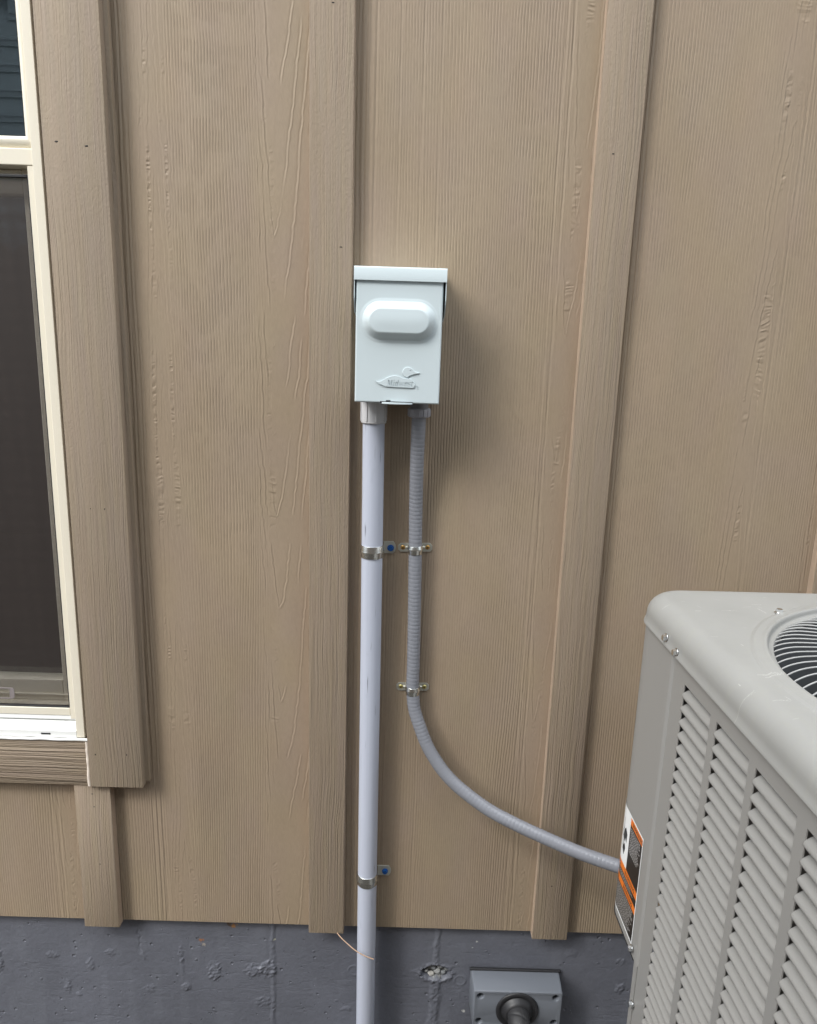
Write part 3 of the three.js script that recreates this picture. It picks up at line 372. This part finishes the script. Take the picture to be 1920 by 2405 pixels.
/* ------------------------------------------------------------------ air conditioner */
const AY = -0.30; // its base
{
  const ac = thing('air_conditioner', 'grey metal outdoor air conditioner with louvered side and round top fan guard', 'air conditioner', [0.742, AY, 0.468]); ac.rotation.y = 0.02112;
  const orange = tex(256, 256, (i, j) => 0.5 + 0.25 * sn(i / 3.1, j / 3.1, 400) + 0.2 * sn(i / 1.4, j / 1.4, 401)); orange.repeat.set(1, 1);
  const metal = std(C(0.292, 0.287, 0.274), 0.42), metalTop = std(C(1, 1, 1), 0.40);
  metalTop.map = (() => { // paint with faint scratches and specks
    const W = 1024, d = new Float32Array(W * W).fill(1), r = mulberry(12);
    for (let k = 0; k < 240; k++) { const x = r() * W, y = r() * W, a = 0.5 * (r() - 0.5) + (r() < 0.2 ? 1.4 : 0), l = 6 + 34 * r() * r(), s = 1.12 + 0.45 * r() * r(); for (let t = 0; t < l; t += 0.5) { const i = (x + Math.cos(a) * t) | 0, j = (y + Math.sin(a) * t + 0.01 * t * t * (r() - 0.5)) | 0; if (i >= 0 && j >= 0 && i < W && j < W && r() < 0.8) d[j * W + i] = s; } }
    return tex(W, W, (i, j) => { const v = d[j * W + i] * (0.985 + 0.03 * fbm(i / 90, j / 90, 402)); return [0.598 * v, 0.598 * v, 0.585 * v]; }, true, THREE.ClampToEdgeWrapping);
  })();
  const dark = std(C(0.10, 0.105, 0.11), 0.6), fins = std(C(0.16, 0.16, 0.16), 0.5, { metalness: 0.3 });
  const Y = v => v - AY, FU = -0.283, PITCH = 0.01745, Y0 = 0.6655, COLS = [-0.1285, -0.0403, 0.0466, 0.1355, 0.2240 - 0.0005], LEN = 0.0735, ROWS = 48;
  const toSide = (g, u) => g.applyMatrix4(new THREE.Matrix4().makeBasis(new THREE.Vector3(0, 0, 1), new THREE.Vector3(0, 1, 0), new THREE.Vector3(-1, 0, 0))).translate(u, 0, 0); // (s, y, out) -> (w, y, -u)
  { // louvered side panel
    const s = new THREE.Shape(); s.moveTo(-0.1753, Y(-0.272)); s.lineTo(0.262, 0 + Y(-0.272)); s.lineTo(0.262, Y(0.703)); s.lineTo(-0.1753, Y(0.703)); s.closePath();
    const yb = Y(Y0 - ROWS * PITCH), yt = Y(Y0); const cols = COLS.map(w => Math.min(w, 0.262 - LEN - 0.002)).filter((w, i) => i < 4 || w > COLS[3] + LEN);
    for (const w of COLS.slice(0, 4)) { const h = new THREE.Path(); h.moveTo(w, yb); h.lineTo(w, yt); h.lineTo(w + LEN, yt); h.lineTo(w + LEN, yb); h.closePath(); s.holes.push(h); }
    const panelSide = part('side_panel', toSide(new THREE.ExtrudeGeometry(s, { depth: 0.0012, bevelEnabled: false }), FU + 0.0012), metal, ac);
    // one louver: a curled strip, open at its far end, closed into the panel at its near end
    const prof = [[0.0002, 0], [-0.0010, 0.0005], [-0.0018, 0.0018], [-0.0018, 0.0036], [-0.0010, 0.0054], [0.0008, 0.0072], [0.0036, 0.0090], [0.0072, 0.0108], [0.0112, 0.0127], [0.0158, 0.0150]];
    const ws = [0, 0.001, 0.02, 0.04, 0.054, 0.060, 0.065, 0.069, 0.0718, LEN], n = ws.length, m = prof.length, pos = [], idx = [], uv = [];
    for (let k = 0; k < 2; k++) for (const w of ws) { const q = Math.max(0, (w - 0.052) / (LEN - 0.052)), f = Math.sqrt(Math.max(0, 1 - q * q)); prof.forEach(([d, y]) => { const lift = w < 0.002 && d < 0 ? 1.25 : 1; pos.push(FU + d * f * lift + (k ? 0.0011 : 0) + 0.0004, y, w); uv.push(w, y); }); }
    for (let k = 0; k < 2; k++) for (let i = 0; i < n - 1; i++) for (let j = 0; j < m - 1; j++) { const a = k * n * m + i * m + j, b = a + m; k ? idx.push(a, a + 1, b, b, a + 1, b + 1) : idx.push(a, b, a + 1, b, b + 1, a + 1); }
    for (let j = 0; j < m - 1; j++) { const a = j, b = n * m + j; idx.push(a, a + 1, b, b, a + 1, b + 1); } // far end edge
    const lg = new THREE.BufferGeometry(); lg.setAttribute('position', new THREE.Float32BufferAttribute(pos, 3)); lg.setAttribute('uv', new THREE.Float32BufferAttribute(uv, 2)); lg.setIndex(idx); lg.computeVertexNormals();
    for (const w of COLS.slice(0, 4)) for (let k = 0; k < ROWS; k++) { const l = part('louver', lg, metal, panelSide); l.position.set(0, Y(Y0 - (k + 1) * PITCH), w); }
  }
  const strip = (pts, t, y0, y1) => { // sheet that follows a plan path (u,w), thickness t to its right-hand side
    const L = [], R = []; pts.forEach((p, i) => { const a = pts[Math.max(0, i - 1)], b = pts[Math.min(pts.length - 1, i + 1)], dx = b[0] - a[0], dy = b[1] - a[1], l = Math.hypot(dx, dy); L.push(p); R.push([p[0] - dy / l * t, p[1] + dx / l * t]); });
    const s = new THREE.Shape(); [...L, ...R.reverse()].forEach(([u, w], i) => i ? s.lineTo(u, -w) : s.moveTo(u, -w)); s.closePath();
    return toCreasedNormals(new THREE.ExtrudeGeometry(s, { depth: y1 - y0, bevelEnabled: false }).rotateX(-Math.PI / 2).translate(0, y0, 0), 0.5);
  };
  const corner = (du, w0, uEnd, R = 0.049) => { const p = [[FU - du, w0], [FU - du, -0.303 - du + R + 0.02]]; for (let k = 0; k <= 14; k++) { const a = k / 14 * Math.PI / 2; p.push([FU - du + R - R * Math.cos(a), -0.303 - du + R - R * Math.sin(a)]); } p.push([uEnd, -0.303 - du]); return p; };
  const cover = part('corner_cover', strip([[FU + 0.0005, -0.1622], [FU - 0.0012, -0.1640], [FU - 0.0022, -0.1668], ...corner(0.0022, -0.172, -0.12)], 0.0012, Y(0.2315), Y(0.7035)), metal, ac);
  part('edge_gasket', strip(corner(0.0030, -0.176, -0.12), 0.0022, Y(0.2296), Y(0.2314)), blackMat, cover);
  part('corner_angle', [strip([[FU - 0.0003, -0.1756], [FU + 0.022, -0.1762]], -0.0012, Y(-0.27), Y(0.231)), bx(FU - 0.0002, FU + 0.0008, Y(-0.27), Y(0.231), -0.1752, -0.1640).translate(-0.0012, 0, 0)], metal, ac);
  part('service_bulkhead', [strip([[FU + 0.022, -0.1762], [-0.17, -0.296]], -0.0012, Y(-0.27), Y(0.231)), bx(FU + 0.034, -0.12, Y(0.233), Y(0.235), -0.270, -0.18)], metal, ac);
  // other faces: rounded front-left corner, front, right and back sheets
  { const p = [[FU, 0.2625]]; const R = 0.049; p.length = 0; p.push([-0.12, -0.3005]); p.push([0.303 - R, -0.3005]); for (let k = 1; k <= 10; k++) { const a = k / 10 * Math.PI / 2; p.push([0.303 - R + R * Math.sin(a), -0.3005 + R - R * Math.cos(a)]); } p.push([0.303, 0.303 - R]); for (let k = 1; k <= 10; k++) { const a = k / 10 * Math.PI / 2; p.push([0.303 - R + R * Math.cos(a), 0.303 - R + R * Math.sin(a)]); } p.push([FU + R, 0.303]); for (let k = 1; k <= 10; k++) { const a = k / 10 * Math.PI / 2; p.push([FU + R - R * Math.sin(a), 0.303 - R + R * Math.cos(a)]); } p.push([FU, 0.2622]);
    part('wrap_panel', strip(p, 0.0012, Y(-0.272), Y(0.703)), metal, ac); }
  { const s = new THREE.Shape(), R = 0.05, a = FU - 0.002, b = 0.305, c = -0.305, d = 0.305; s.moveTo(a + R, -c); s.lineTo(b - R, -c); s.quadraticCurveTo(b, -c, b, -c - R); s.lineTo(b, -d + R); s.quadraticCurveTo(b, -d, b - R, -d); s.lineTo(a + R, -d); s.quadraticCurveTo(a, -d, a, -d + R); s.lineTo(a, -c - R); s.quadraticCurveTo(a, -c, a + R, -c);
    part('base_pan', new THREE.ExtrudeGeometry(s, { depth: 0.03, bevelEnabled: false }).rotateX(-Math.PI / 2), metal, ac); }
  part('coil', [bx(FU + 0.024, FU + 0.040, Y(-0.26), Y(0.69), -0.150, 0.27), bx(FU + 0.05, 0.26, Y(-0.26), Y(0.66), 0.262, 0.275), bx(0.262, 0.275, Y(-0.26), Y(0.66), -0.2, 0.26)], fins, ac);
  { // pressed top cover: rounded square rim, fillet, raised ring, sunk flange round the fan opening
    const N = 384, rings = [], R0 = 0.05, out = (th, ins) => { const a = FU + ins, b = 0.303 - ins, c = -0.303 + ins, d = 0.303 - ins, R = Math.max(0.012, R0 - ins), cu = Math.cos(th), cw = Math.sin(th); let lo = 0, hi = 0.6; const mx = (a + b) / 2, hx = (b - a) / 2, mz = (c + d) / 2, hz = (d - c) / 2; for (let k = 0; k < 34; k++) { const t = (lo + hi) / 2, qx = Math.abs(cu * t - mx) - (hx - R), qz = Math.abs(cw * t - mz) - (hz - R), sdf = Math.hypot(Math.max(qx, 0), Math.max(qz, 0)) + Math.min(0, Math.max(qx, qz)) - R; sdf > 0 ? hi = t : lo = t; } return [cu * lo, cw * lo]; };
    const rr = (ins, y) => rings.push([th => out(th, ins), y]), ci = (r, y) => rings.push([th => [Math.cos(th) * r, Math.sin(th) * r], y]);
    rr(0.001, 0.6935); rr(-0.0035, 0.6899); rr(-0.0062, 0.6893); rr(-0.0068, 0.6902); rr(-0.0060, 0.6930); rr(-0.0048, 0.6960); rr(-0.0042, 0.7000); rr(-0.0040, 0.7025);
    for (let k = 1; k <= 10; k++) { const a = k / 10 * Math.PI / 2, r = 0.0258; rr(-0.0040 + r * (1 - Math.cos(a)), 0.7030 + r * Math.sin(a)); }
    rr(0.0262, 0.7290);
    ci(0.2492, 0.7291); ci(0.2478, 0.7294); ci(0.2462, 0.7304); ci(0.2445, 0.7313); ci(0.2430, 0.7315); ci(0.2375, 0.7316); ci(0.2352, 0.7325); ci(0.2330, 0.7334); ci(0.2312, 0.7330); ci(0.2300, 0.7312); ci(0.2294, 0.7285); ci(0.2288, 0.7262); ci(0.2276, 0.7256); ci(0.2246, 0.7254); ci(0.2232, 0.7246); ci(0.2226, 0.7220); ci(0.2226, 0.7165);
    const pos = [], uv = [], idx = []; for (const [fn, y] of rings) for (let i = 0; i <= N; i++) { const th = i / N * 2 * Math.PI, [u, w] = fn(th); pos.push(u, Y(y), w); uv.push((u + 0.31) / 0.62, (w + 0.31) / 0.62); }
    for (let r = 0; r < rings.length - 1; r++) for (let i = 0; i < N; i++) { const a = r * (N + 1) + i, b = a + N + 1; idx.push(a, b, a + 1, b, b + 1, a + 1); }
    const g = new THREE.BufferGeometry(); g.setAttribute('position', new THREE.Float32BufferAttribute(pos, 3)); g.setAttribute('uv', new THREE.Float32BufferAttribute(uv, 2)); g.setIndex(idx); g.computeVertexNormals();
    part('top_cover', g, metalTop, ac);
  }
  { // wire fan guard: radial wires with hooked ends, two rings, hub plate
    const guard = new THREE.Group(); guard.name = 'fan_guard'; ac.add(guard); const wire = std(C(0.36, 0.365, 0.36), 0.35);
    const cv = new THREE.CatmullRomCurve3([[0.2250, 0.7190, 0], [0.2238, 0.7232, 0], [0.2200, 0.7262, 0.0002], [0.2140, 0.7292, 0.0012], [0.2040, 0.7320, 0.0035], [0.1850, 0.7345, 0.007], [0.150, 0.7375, 0.013], [0.10, 0.7408, 0.016], [0.055, 0.743, 0.012]].map(([r, y, o]) => new THREE.Vector3(r, Y(y), o)));
    const wg = new THREE.TubeGeometry(cv, 40, 0.00095, 7), n = 88; for (let k = 0; k < n; k++) { const m = part('guard_wire', wg, wire, guard); m.rotation.y = k / n * 2 * Math.PI; }
    part('support_ring', [new THREE.TorusGeometry(0.132, 0.0022, 8, 96).rotateX(Math.PI / 2).translate(0, Y(0.7352), 0), new THREE.TorusGeometry(0.07, 0.0022, 8, 72).rotateX(Math.PI / 2).translate(0, Y(0.7385), 0)], wire, guard);
    part('hub_plate', cyl(0.062, 0.064, 0.004, 48).translate(0, Y(0.7455), 0), wire, guard);
  }
  part('fan_shroud', cyl(0.2222, 0.2222, 0.195, 64, true).translate(0, Y(0.6185), 0), dark, ac); part('inner_floor', cyl(0.26, 0.26, 0.004, 48).translate(0, Y(0.30), 0), dark, ac);
  { const fan = new THREE.Group(); fan.name = 'fan'; ac.add(fan); const bm = std(C(0.09, 0.10, 0.115), 0.35, { metalness: 0.3 }); part('motor', cyl(0.055, 0.055, 0.14, 32).translate(0, Y(0.655), 0), dark, fan);
    for (let k = 0; k < 3; k++) { const s = new THREE.Shape(); s.moveTo(0.04, -0.02); s.quadraticCurveTo(0.12, -0.085, 0.198, -0.095); s.quadraticCurveTo(0.215, 0, 0.185, 0.085); s.quadraticCurveTo(0.12, 0.06, 0.04, 0.03); s.closePath(); part('fan_blade', new THREE.ExtrudeGeometry(s, { depth: 0.0015, bevelEnabled: false }).rotateX(-Math.PI / 2 + 0.35).rotateY(k * 2.0944 + 2.6).translate(0, Y(0.64), 0), bm, fan); } }
  { // hex washer-head screws
    const hex = merge([new THREE.LatheGeometry([[0, 0.0002], [0.0056, 0.0002], [0.0057, 0.0009], [0.0044, 0.0016], [0, 0.0016]].map(q => new THREE.Vector2(...q)), 24), toCreasedNormals(new THREE.CylinderGeometry(0.0038, 0.0041, 0.0040, 6), 0.3).translate(0, 0.0034, 0)]), sz = new THREE.MeshStandardMaterial({ color: C(0.80, 0.82, 0.83), metalness: 1, roughness: 0.2 });
    const put = (u, y, w, side) => { const m = part('screw', hex, sz, ac); m.position.set(u, Y(y), w); if (side) m.rotation.z = Math.PI / 2; m.rotation.x = side ? 0.3 : 0; };
    put(FU - 0.0044, 0.7000, -0.1857, true); put(FU - 0.0048, 0.6962, -0.1496, true);
    put(FU - 0.0034, 0.2425, -0.1830, true); put(FU - 0.0012, 0.1690, -0.1640, true); put(FU - 0.0012, 0.02, -0.1640, true);
    put(-0.1405, 0.7294, -0.2035, false); put(0.1405, 0.7294, -0.2035, false); put(-0.1405, 0.7294, 0.2035, false);
  }
  { // warning label wrapped round the corner cover
    const W = 640, H = 840, cvs = document.createElement('canvas'); cvs.width = W; cvs.height = H; const x = cvs.getContext('2d'), LW = 0.128, LH = 0.168, px = m => m / LW * W, py = m => m / LH * H;
    x.fillStyle = '#eef0f0'; x.fillRect(0, 0, W, H); const org = '#e8781c', blk = '#161314';
    const right = m => W - px(m); // metres in from the right edge
    x.fillStyle = blk; x.fillRect(right(0.0505), py(0.003), px(0.048), py(0.0835)); x.fillStyle = org; x.fillRect(right(0.0505), py(0.003), px(0.048), py(0.0105));
    x.fillStyle = org; x.fillRect(px(0.003), py(0.0865), W - px(0.0055), py(0.0115)); x.fillStyle = blk; x.fillRect(px(0.003), py(0.098), W - px(0.0055), py(0.067)); x.fillStyle = org; x.fillRect(px(0.003), py(0.1105), W - px(0.0055), py(0.0105));
    x.fillStyle = blk; const warn = (m0, y, s) => { x.font = `bold ${s}px sans-serif`; x.fillText('\u26A0WARNING', right(m0), py(y)); };
    warn(0.046, 0.0115, 42); warn(0.058, 0.0955, 44); warn(0.058, 0.1190, 42); warn(0.118, 0.0955, 44); warn(0.118, 0.1190, 42);
    const r = mulberry(31), lines = (m0, m1, y0, y1, st) => { x.fillStyle = '#b9b7b4'; for (let y = y0; y < y1; y += st) { let q = m0, end = m0 - (m0 - m1) * (0.75 + 0.25 * r()); while (q > end) { const l = 0.0015 + 0.004 * r(); x.fillRect(right(q), py(y), px(Math.min(l, q - end)), py(st * 0.42)); q -= l + 0.0011; } } };
    lines(0.047, 0.006, 0.017, 0.0545, 0.0036); lines(0.122, 0.006, 0.1005, 0.1095, 0.0030); lines(0.085, 0.006, 0.1235, 0.1625, 0.0031); lines(0.122, 0.092, 0.1235, 0.1625, 0.0034);
    // pictogram: a hand and a jagged bolt
    x.strokeStyle = '#1b1b1d'; x.lineWidth = 6; x.fillStyle = '#33383c'; x.beginPath(); x.moveTo(right(0.074), py(0.018)); x.lineTo(right(0.073), py(0.034)); x.bezierCurveTo(right(0.079), py(0.040), right(0.078), py(0.05), right(0.073), py(0.047)); x.stroke();
    x.beginPath(); x.moveTo(right(0.072), py(0.036)); x.lineTo(right(0.066), py(0.030)); x.lineTo(right(0.059), py(0.037)); x.lineTo(right(0.060), py(0.052)); x.lineTo(right(0.066), py(0.047)); x.lineTo(right(0.068), py(0.056)); x.lineTo(right(0.074), py(0.049)); x.closePath(); x.fill();
    x.fillStyle = '#111'; x.beginPath(); x.moveTo(right(0.074), py(0.053)); x.lineTo(right(0.069), py(0.060)); x.lineTo(right(0.066), py(0.054)); x.lineTo(right(0.062), py(0.061)); x.lineTo(right(0.066), py(0.074)); x.lineTo(right(0.073), py(0.066)); x.closePath(); x.fill();
    const t = new THREE.CanvasTexture(cvs); t.colorSpace = THREE.SRGBColorSpace; t.magFilter = THREE.LinearFilter;
    const R = 0.0513, path = [], n = 40, w0 = -0.1872, flat = Math.abs(-0.303 - 0.0022 + 0.049 - w0), pos = [], uv = [], idx = [];
    for (let i = 0; i <= n; i++) { const s = i / n * LW; let u, w; if (s < flat) { u = FU - 0.0028; w = w0 - s; } else { const a = Math.min(Math.PI / 2, (s - flat) / 0.0496), ex = Math.max(0, s - flat - 0.0496 * Math.PI / 2); u = FU - 0.0022 + 0.049 - 0.0496 * Math.cos(a) + ex; w = -0.303 - 0.0022 + 0.049 - 0.0496 * Math.sin(a); } for (const k of [0, 1]) { pos.push(u, Y(0.2432 + k * LH), w); uv.push(1 - s / LW, k); } }
    for (let i = 0; i < n; i++) { const a = 2 * i; idx.push(a, a + 1, a + 2, a + 1, a + 3, a + 2); }
    const g = new THREE.BufferGeometry(); g.setAttribute('position', new THREE.Float32BufferAttribute(pos, 3)); g.setAttribute('uv', new THREE.Float32BufferAttribute(uv, 2)); g.setIndex(idx); g.computeVertexNormals();
    part('warning_label', g, std(C(1, 1, 1), 0.35, { map: t, side: THREE.DoubleSide }), ac).userData.label = 'black, white and orange warning label wrapped round the corner';
  }
}
{
  const g = new THREE.Mesh(new RoundedBoxGeometry(0.76, 0.08, 0.76, 3, 0.012), std(C(0.32, 0.31, 0.30), 0.9)); g.name = 'equipment_pad'; g.position.set(0.75, -0.34, 0.475); scene.add(g); tag(g, 'low concrete pad under the air conditioner', 'pad');
}

/* ------------------------------------------------------------------ plastic box with a rubber sleeve on the foundation */
{
  const b = thing('conduit_entry_box', 'grey plastic box with a black rubber sleeve, fixed to the foundation', 'junction box', [0.3537, -0.1755, -0.0135]);
  const gm = std(C(0.165, 0.180, 0.205), 0.42), rub = std(C(0.022, 0.022, 0.024), 0.45), hole = std(C(0.02, 0.021, 0.024), 0.6);
  { // body: tapered rectangular tray with rounded edges
    const s = new THREE.Shape(), w = 0.0815, h = 0.0780, r = 0.004; s.moveTo(-w + r, 0); s.lineTo(w - r, 0); s.quadraticCurveTo(w, 0, w, r); s.lineTo(w, h - r); s.quadraticCurveTo(w, h, w - r, h); s.lineTo(-w + r, h); s.quadraticCurveTo(-w, h, -w, h - r); s.lineTo(-w, r); s.quadraticCurveTo(-w, 0, -w + r, 0);
    for (const [hx, hy] of [[-0.0695, 0.0665], [0.0695, 0.0665], [-0.0695, 0.0115], [0.0695, 0.0115]]) { const p = new THREE.Path(); p.absarc(hx, hy, 0.0060, 0, Math.PI * 2, true); s.holes.push(p); }
    const g = new THREE.ExtrudeGeometry(s, { depth: 0.049, bevelEnabled: true, bevelSize: 0.0022, bevelThickness: 0.0022, bevelOffset: -0.0022, bevelSegments: 4, curveSegments: 20 }), p = g.attributes.position;
    for (let i = 0; i < p.count; i++) { const k = 1.025 - 0.035 * Math.max(0, p.getZ(i)) / 0.051; p.setX(i, p.getX(i) * k); } g.computeVertexNormals();
    part('body', toCreasedNormals(g, 0.55), gm, b);
    part('caulk_joint', rb(-0.086, 0.086, 0.0765, 0.0815, 0.0005, 0.0065, 0.002), rub, b);
    for (const [hx, hy] of [[-0.0695, 0.0665], [0.0695, 0.0665], [-0.0695, 0.0115], [0.0695, 0.0115]]) { const sc = part('screw_well', cyl(0.0061, 0.0061, 0.002, 20).rotateX(Math.PI / 2).translate(hx, hy, 0.038), hole, b); }
  }
  part('flange', new THREE.LatheGeometry([[0, 0.0], [0.0385, 0.0], [0.0392, 0.0014], [0.0378, 0.0032], [0.0350, 0.0040], [0.0325, 0.0036], [0.0300, 0.0022], [0.0285, 0.0030], [0.0255, 0.0085], [0.0235, 0.0120], [0.0205, 0.0135]].map(q => new THREE.Vector2(...q)), 56).rotateX(Math.PI / 2).translate(-0.0005, 0.0385, 0.0514), rub, b);
  { // wrinkled sleeve that leaves the flange and bends down
    const cv = new THREE.CatmullRomCurve3([[0, 0.0385, 0.052], [0, 0.0382, 0.068], [0, 0.033, 0.082], [0.0005, 0.020, 0.094], [0.001, -0.004, 0.102], [0.001, -0.06, 0.106], [0.001, -0.14, 0.106], [0.001, -0.23, 0.104]].map(q => new THREE.Vector3(...q))), L = cv.getLength(), n = 240, m = 36, fr = cv.computeFrenetFrames(n), pos = [], idx = [], q = new THREE.Vector3();
    for (let i = 0; i <= n; i++) { cv.getPointAt(i / n, q); const N = fr.normals[i], B = fr.binormals[i], d = i / n * L; for (let j = 0; j <= m; j++) { const a = j / m * 2 * Math.PI, t = d / 0.013 + 0.25 * Math.sin(a * 1 + 1) + 0.2 * sn(a, d * 30, 500), f = t - Math.floor(t) - 0.5, r = 0.0205 - 0.0011 * Math.exp(-((f / 0.1) ** 2)) + 0.0005 * sn(Math.cos(a) * 4, d * 160 + Math.sin(a) * 4, 501); pos.push(q.x + (N.x * Math.cos(a) + B.x * Math.sin(a)) * r, q.y + (N.y * Math.cos(a) + B.y * Math.sin(a)) * r, q.z + (N.z * Math.cos(a) + B.z * Math.sin(a)) * r); } }
    for (let i = 0; i < n; i++) for (let j = 0; j < m; j++) { const a = i * (m + 1) + j, e = a + m + 1; idx.push(a, a + 1, e, e, a + 1, e + 1); }
    const g = new THREE.BufferGeometry(); g.setAttribute('position', new THREE.Float32BufferAttribute(pos, 3)); g.setIndex(idx); g.computeVertexNormals(); g.setAttribute('uv', new THREE.Float32BufferAttribute(new Float32Array(pos.length / 3 * 2), 2));
    part('rubber_sleeve', g, std(C(0.028, 0.028, 0.030), 0.55), b);
  }
}
{ // dry stem caught under the batten
  const cv = new THREE.CatmullRomCurve3([[0.0205, 0.0010, 0.0185], [0.0280, -0.0015, 0.0260], [0.0367, -0.0050, 0.0320], [0.0551, -0.0128, 0.0420], [0.0723, -0.0195, 0.0465], [0.0885, -0.0249, 0.0480]].map(q => new THREE.Vector3(...q)));
  const g = new THREE.TubeGeometry(cv, 60, 0.0009, 6); const p = g.attributes.position; const m = new THREE.Mesh(g, std(C(0.50, 0.33, 0.22), 0.6)); m.name = 'dry_grass_stem'; scene.add(m); tag(m, 'thin tan dry grass stem hanging from the middle batten across the pipe', 'grass stem');
}

/* ------------------------------------------------------------------ what stands behind the camera and shows in the glass */
{
  const f = thing('wooden_fence', 'weathered dog-eared wooden fence reflected in the lower window', 'fence', [0, -0.38, 1.95]);
  const wm = [0, 1, 2].map(k => std(C(0.15 + 0.02 * k, 0.12 + 0.015 * k, 0.095 + 0.012 * k), 0.85)), s = new THREE.Shape(); s.moveTo(-0.068, 0); s.lineTo(0.068, 0); s.lineTo(0.068, 1.73); s.lineTo(0.04, 1.76); s.lineTo(-0.04, 1.76); s.lineTo(-0.068, 1.73); s.closePath();
  const g = new THREE.ExtrudeGeometry(s, { depth: 0.018, bevelEnabled: false });
  for (let k = 0; k < 38; k++) { const m = part('picket', g, wm[k % 3], f); m.position.set(-2.3 + k * 0.143, 0.01 + 0.012 * (hash(k, 3, 7) - 0.5), 0); }
  for (const y of [0.3, 0.95, 1.55]) part('rail', bx(-2.37, 3.1, y, y + 0.09, 0.02, 0.06), wm[1], f);
}
{
  const h = thing('neighbor_house', 'dark blue lap sided house reflected in the upper window pane', 'house', [0, -0.38, 5.2]);
  const lap = std(C(0.17, 0.225, 0.255), 0.6), wt = std(C(0.72, 0.74, 0.74), 0.5), E = 0.18, n = 36;
  const wx0 = -5.0, wx1 = -3.05, wy0 = 3.95, wy1 = 5.6;
  const lg = w => new THREE.BoxGeometry(w, 0.21, 0.014).rotateX(0.09);
  for (let k = 0; k < n; k++) { const y = 0.35 + k * E + 0.09, hit = y + 0.1 > wy0 && y - 0.1 < wy1; if (!hit) part('lap_board', lg(13.3).translate(1.35, y, -0.02), lap, h); else { part('lap_board', lg(wx0 + 5.3).translate((wx0 - 5.3) / 2, y, -0.02), lap, h); part('lap_board', lg(8 - wx1).translate((8 + wx1) / 2, y, -0.02), lap, h); } }
  part('wall', bx(-5.3, 8, 0, 6.8, 0, 0.3), lap, h); part('foundation', bx(-5.3, 8, -0.1, 0.35, -0.03, 0.0), std(C(0.2, 0.2, 0.2), 0.8), h);
  const w = new THREE.Group(); w.name = 'window'; h.add(w); part('trim', [bx(wx0, wx1, wy0 - 0.02, wy0 + 0.14, -0.09, -0.012), bx(wx0, wx1, wy1 - 0.14, wy1, -0.09, -0.012), bx(wx0, wx0 + 0.12, wy0 + 0.14, wy1 - 0.14, -0.09, -0.012), bx(wx1 - 0.12, wx1, wy0 + 0.14, wy1 - 0.14, -0.09, -0.012), bx(-3.9, -3.82, wy0 + 0.14, wy1 - 0.14, -0.07, -0.012)], wt, w); part('pane', bx(wx0 + 0.12, wx1 - 0.12, wy0 + 0.14, wy1 - 0.14, -0.03, -0.014), std(C(0.16, 0.19, 0.21), 0.08), w);
  const roof = new THREE.Shape(); roof.moveTo(-0.5, 6.7); roof.lineTo(-0.5, 6.85); roof.lineTo(4, 9.2); roof.lineTo(8, 6.85); roof.lineTo(8, 6.7); roof.closePath();
  part('roof', new THREE.ExtrudeGeometry(roof, { depth: 13.8, bevelEnabled: false }).applyMatrix4(new THREE.Matrix4().makeBasis(new THREE.Vector3(0, 0, 1), new THREE.Vector3(0, 1, 0), new THREE.Vector3(-1, 0, 0))).translate(8.3, 0, 0), std(C(0.08, 0.08, 0.085), 0.9, { side: THREE.DoubleSide }), h);
}

scene.traverse(o => { if (o.isMesh) { o.castShadow = true; o.receiveShadow = true; } });
renderer.render(scene, camera);
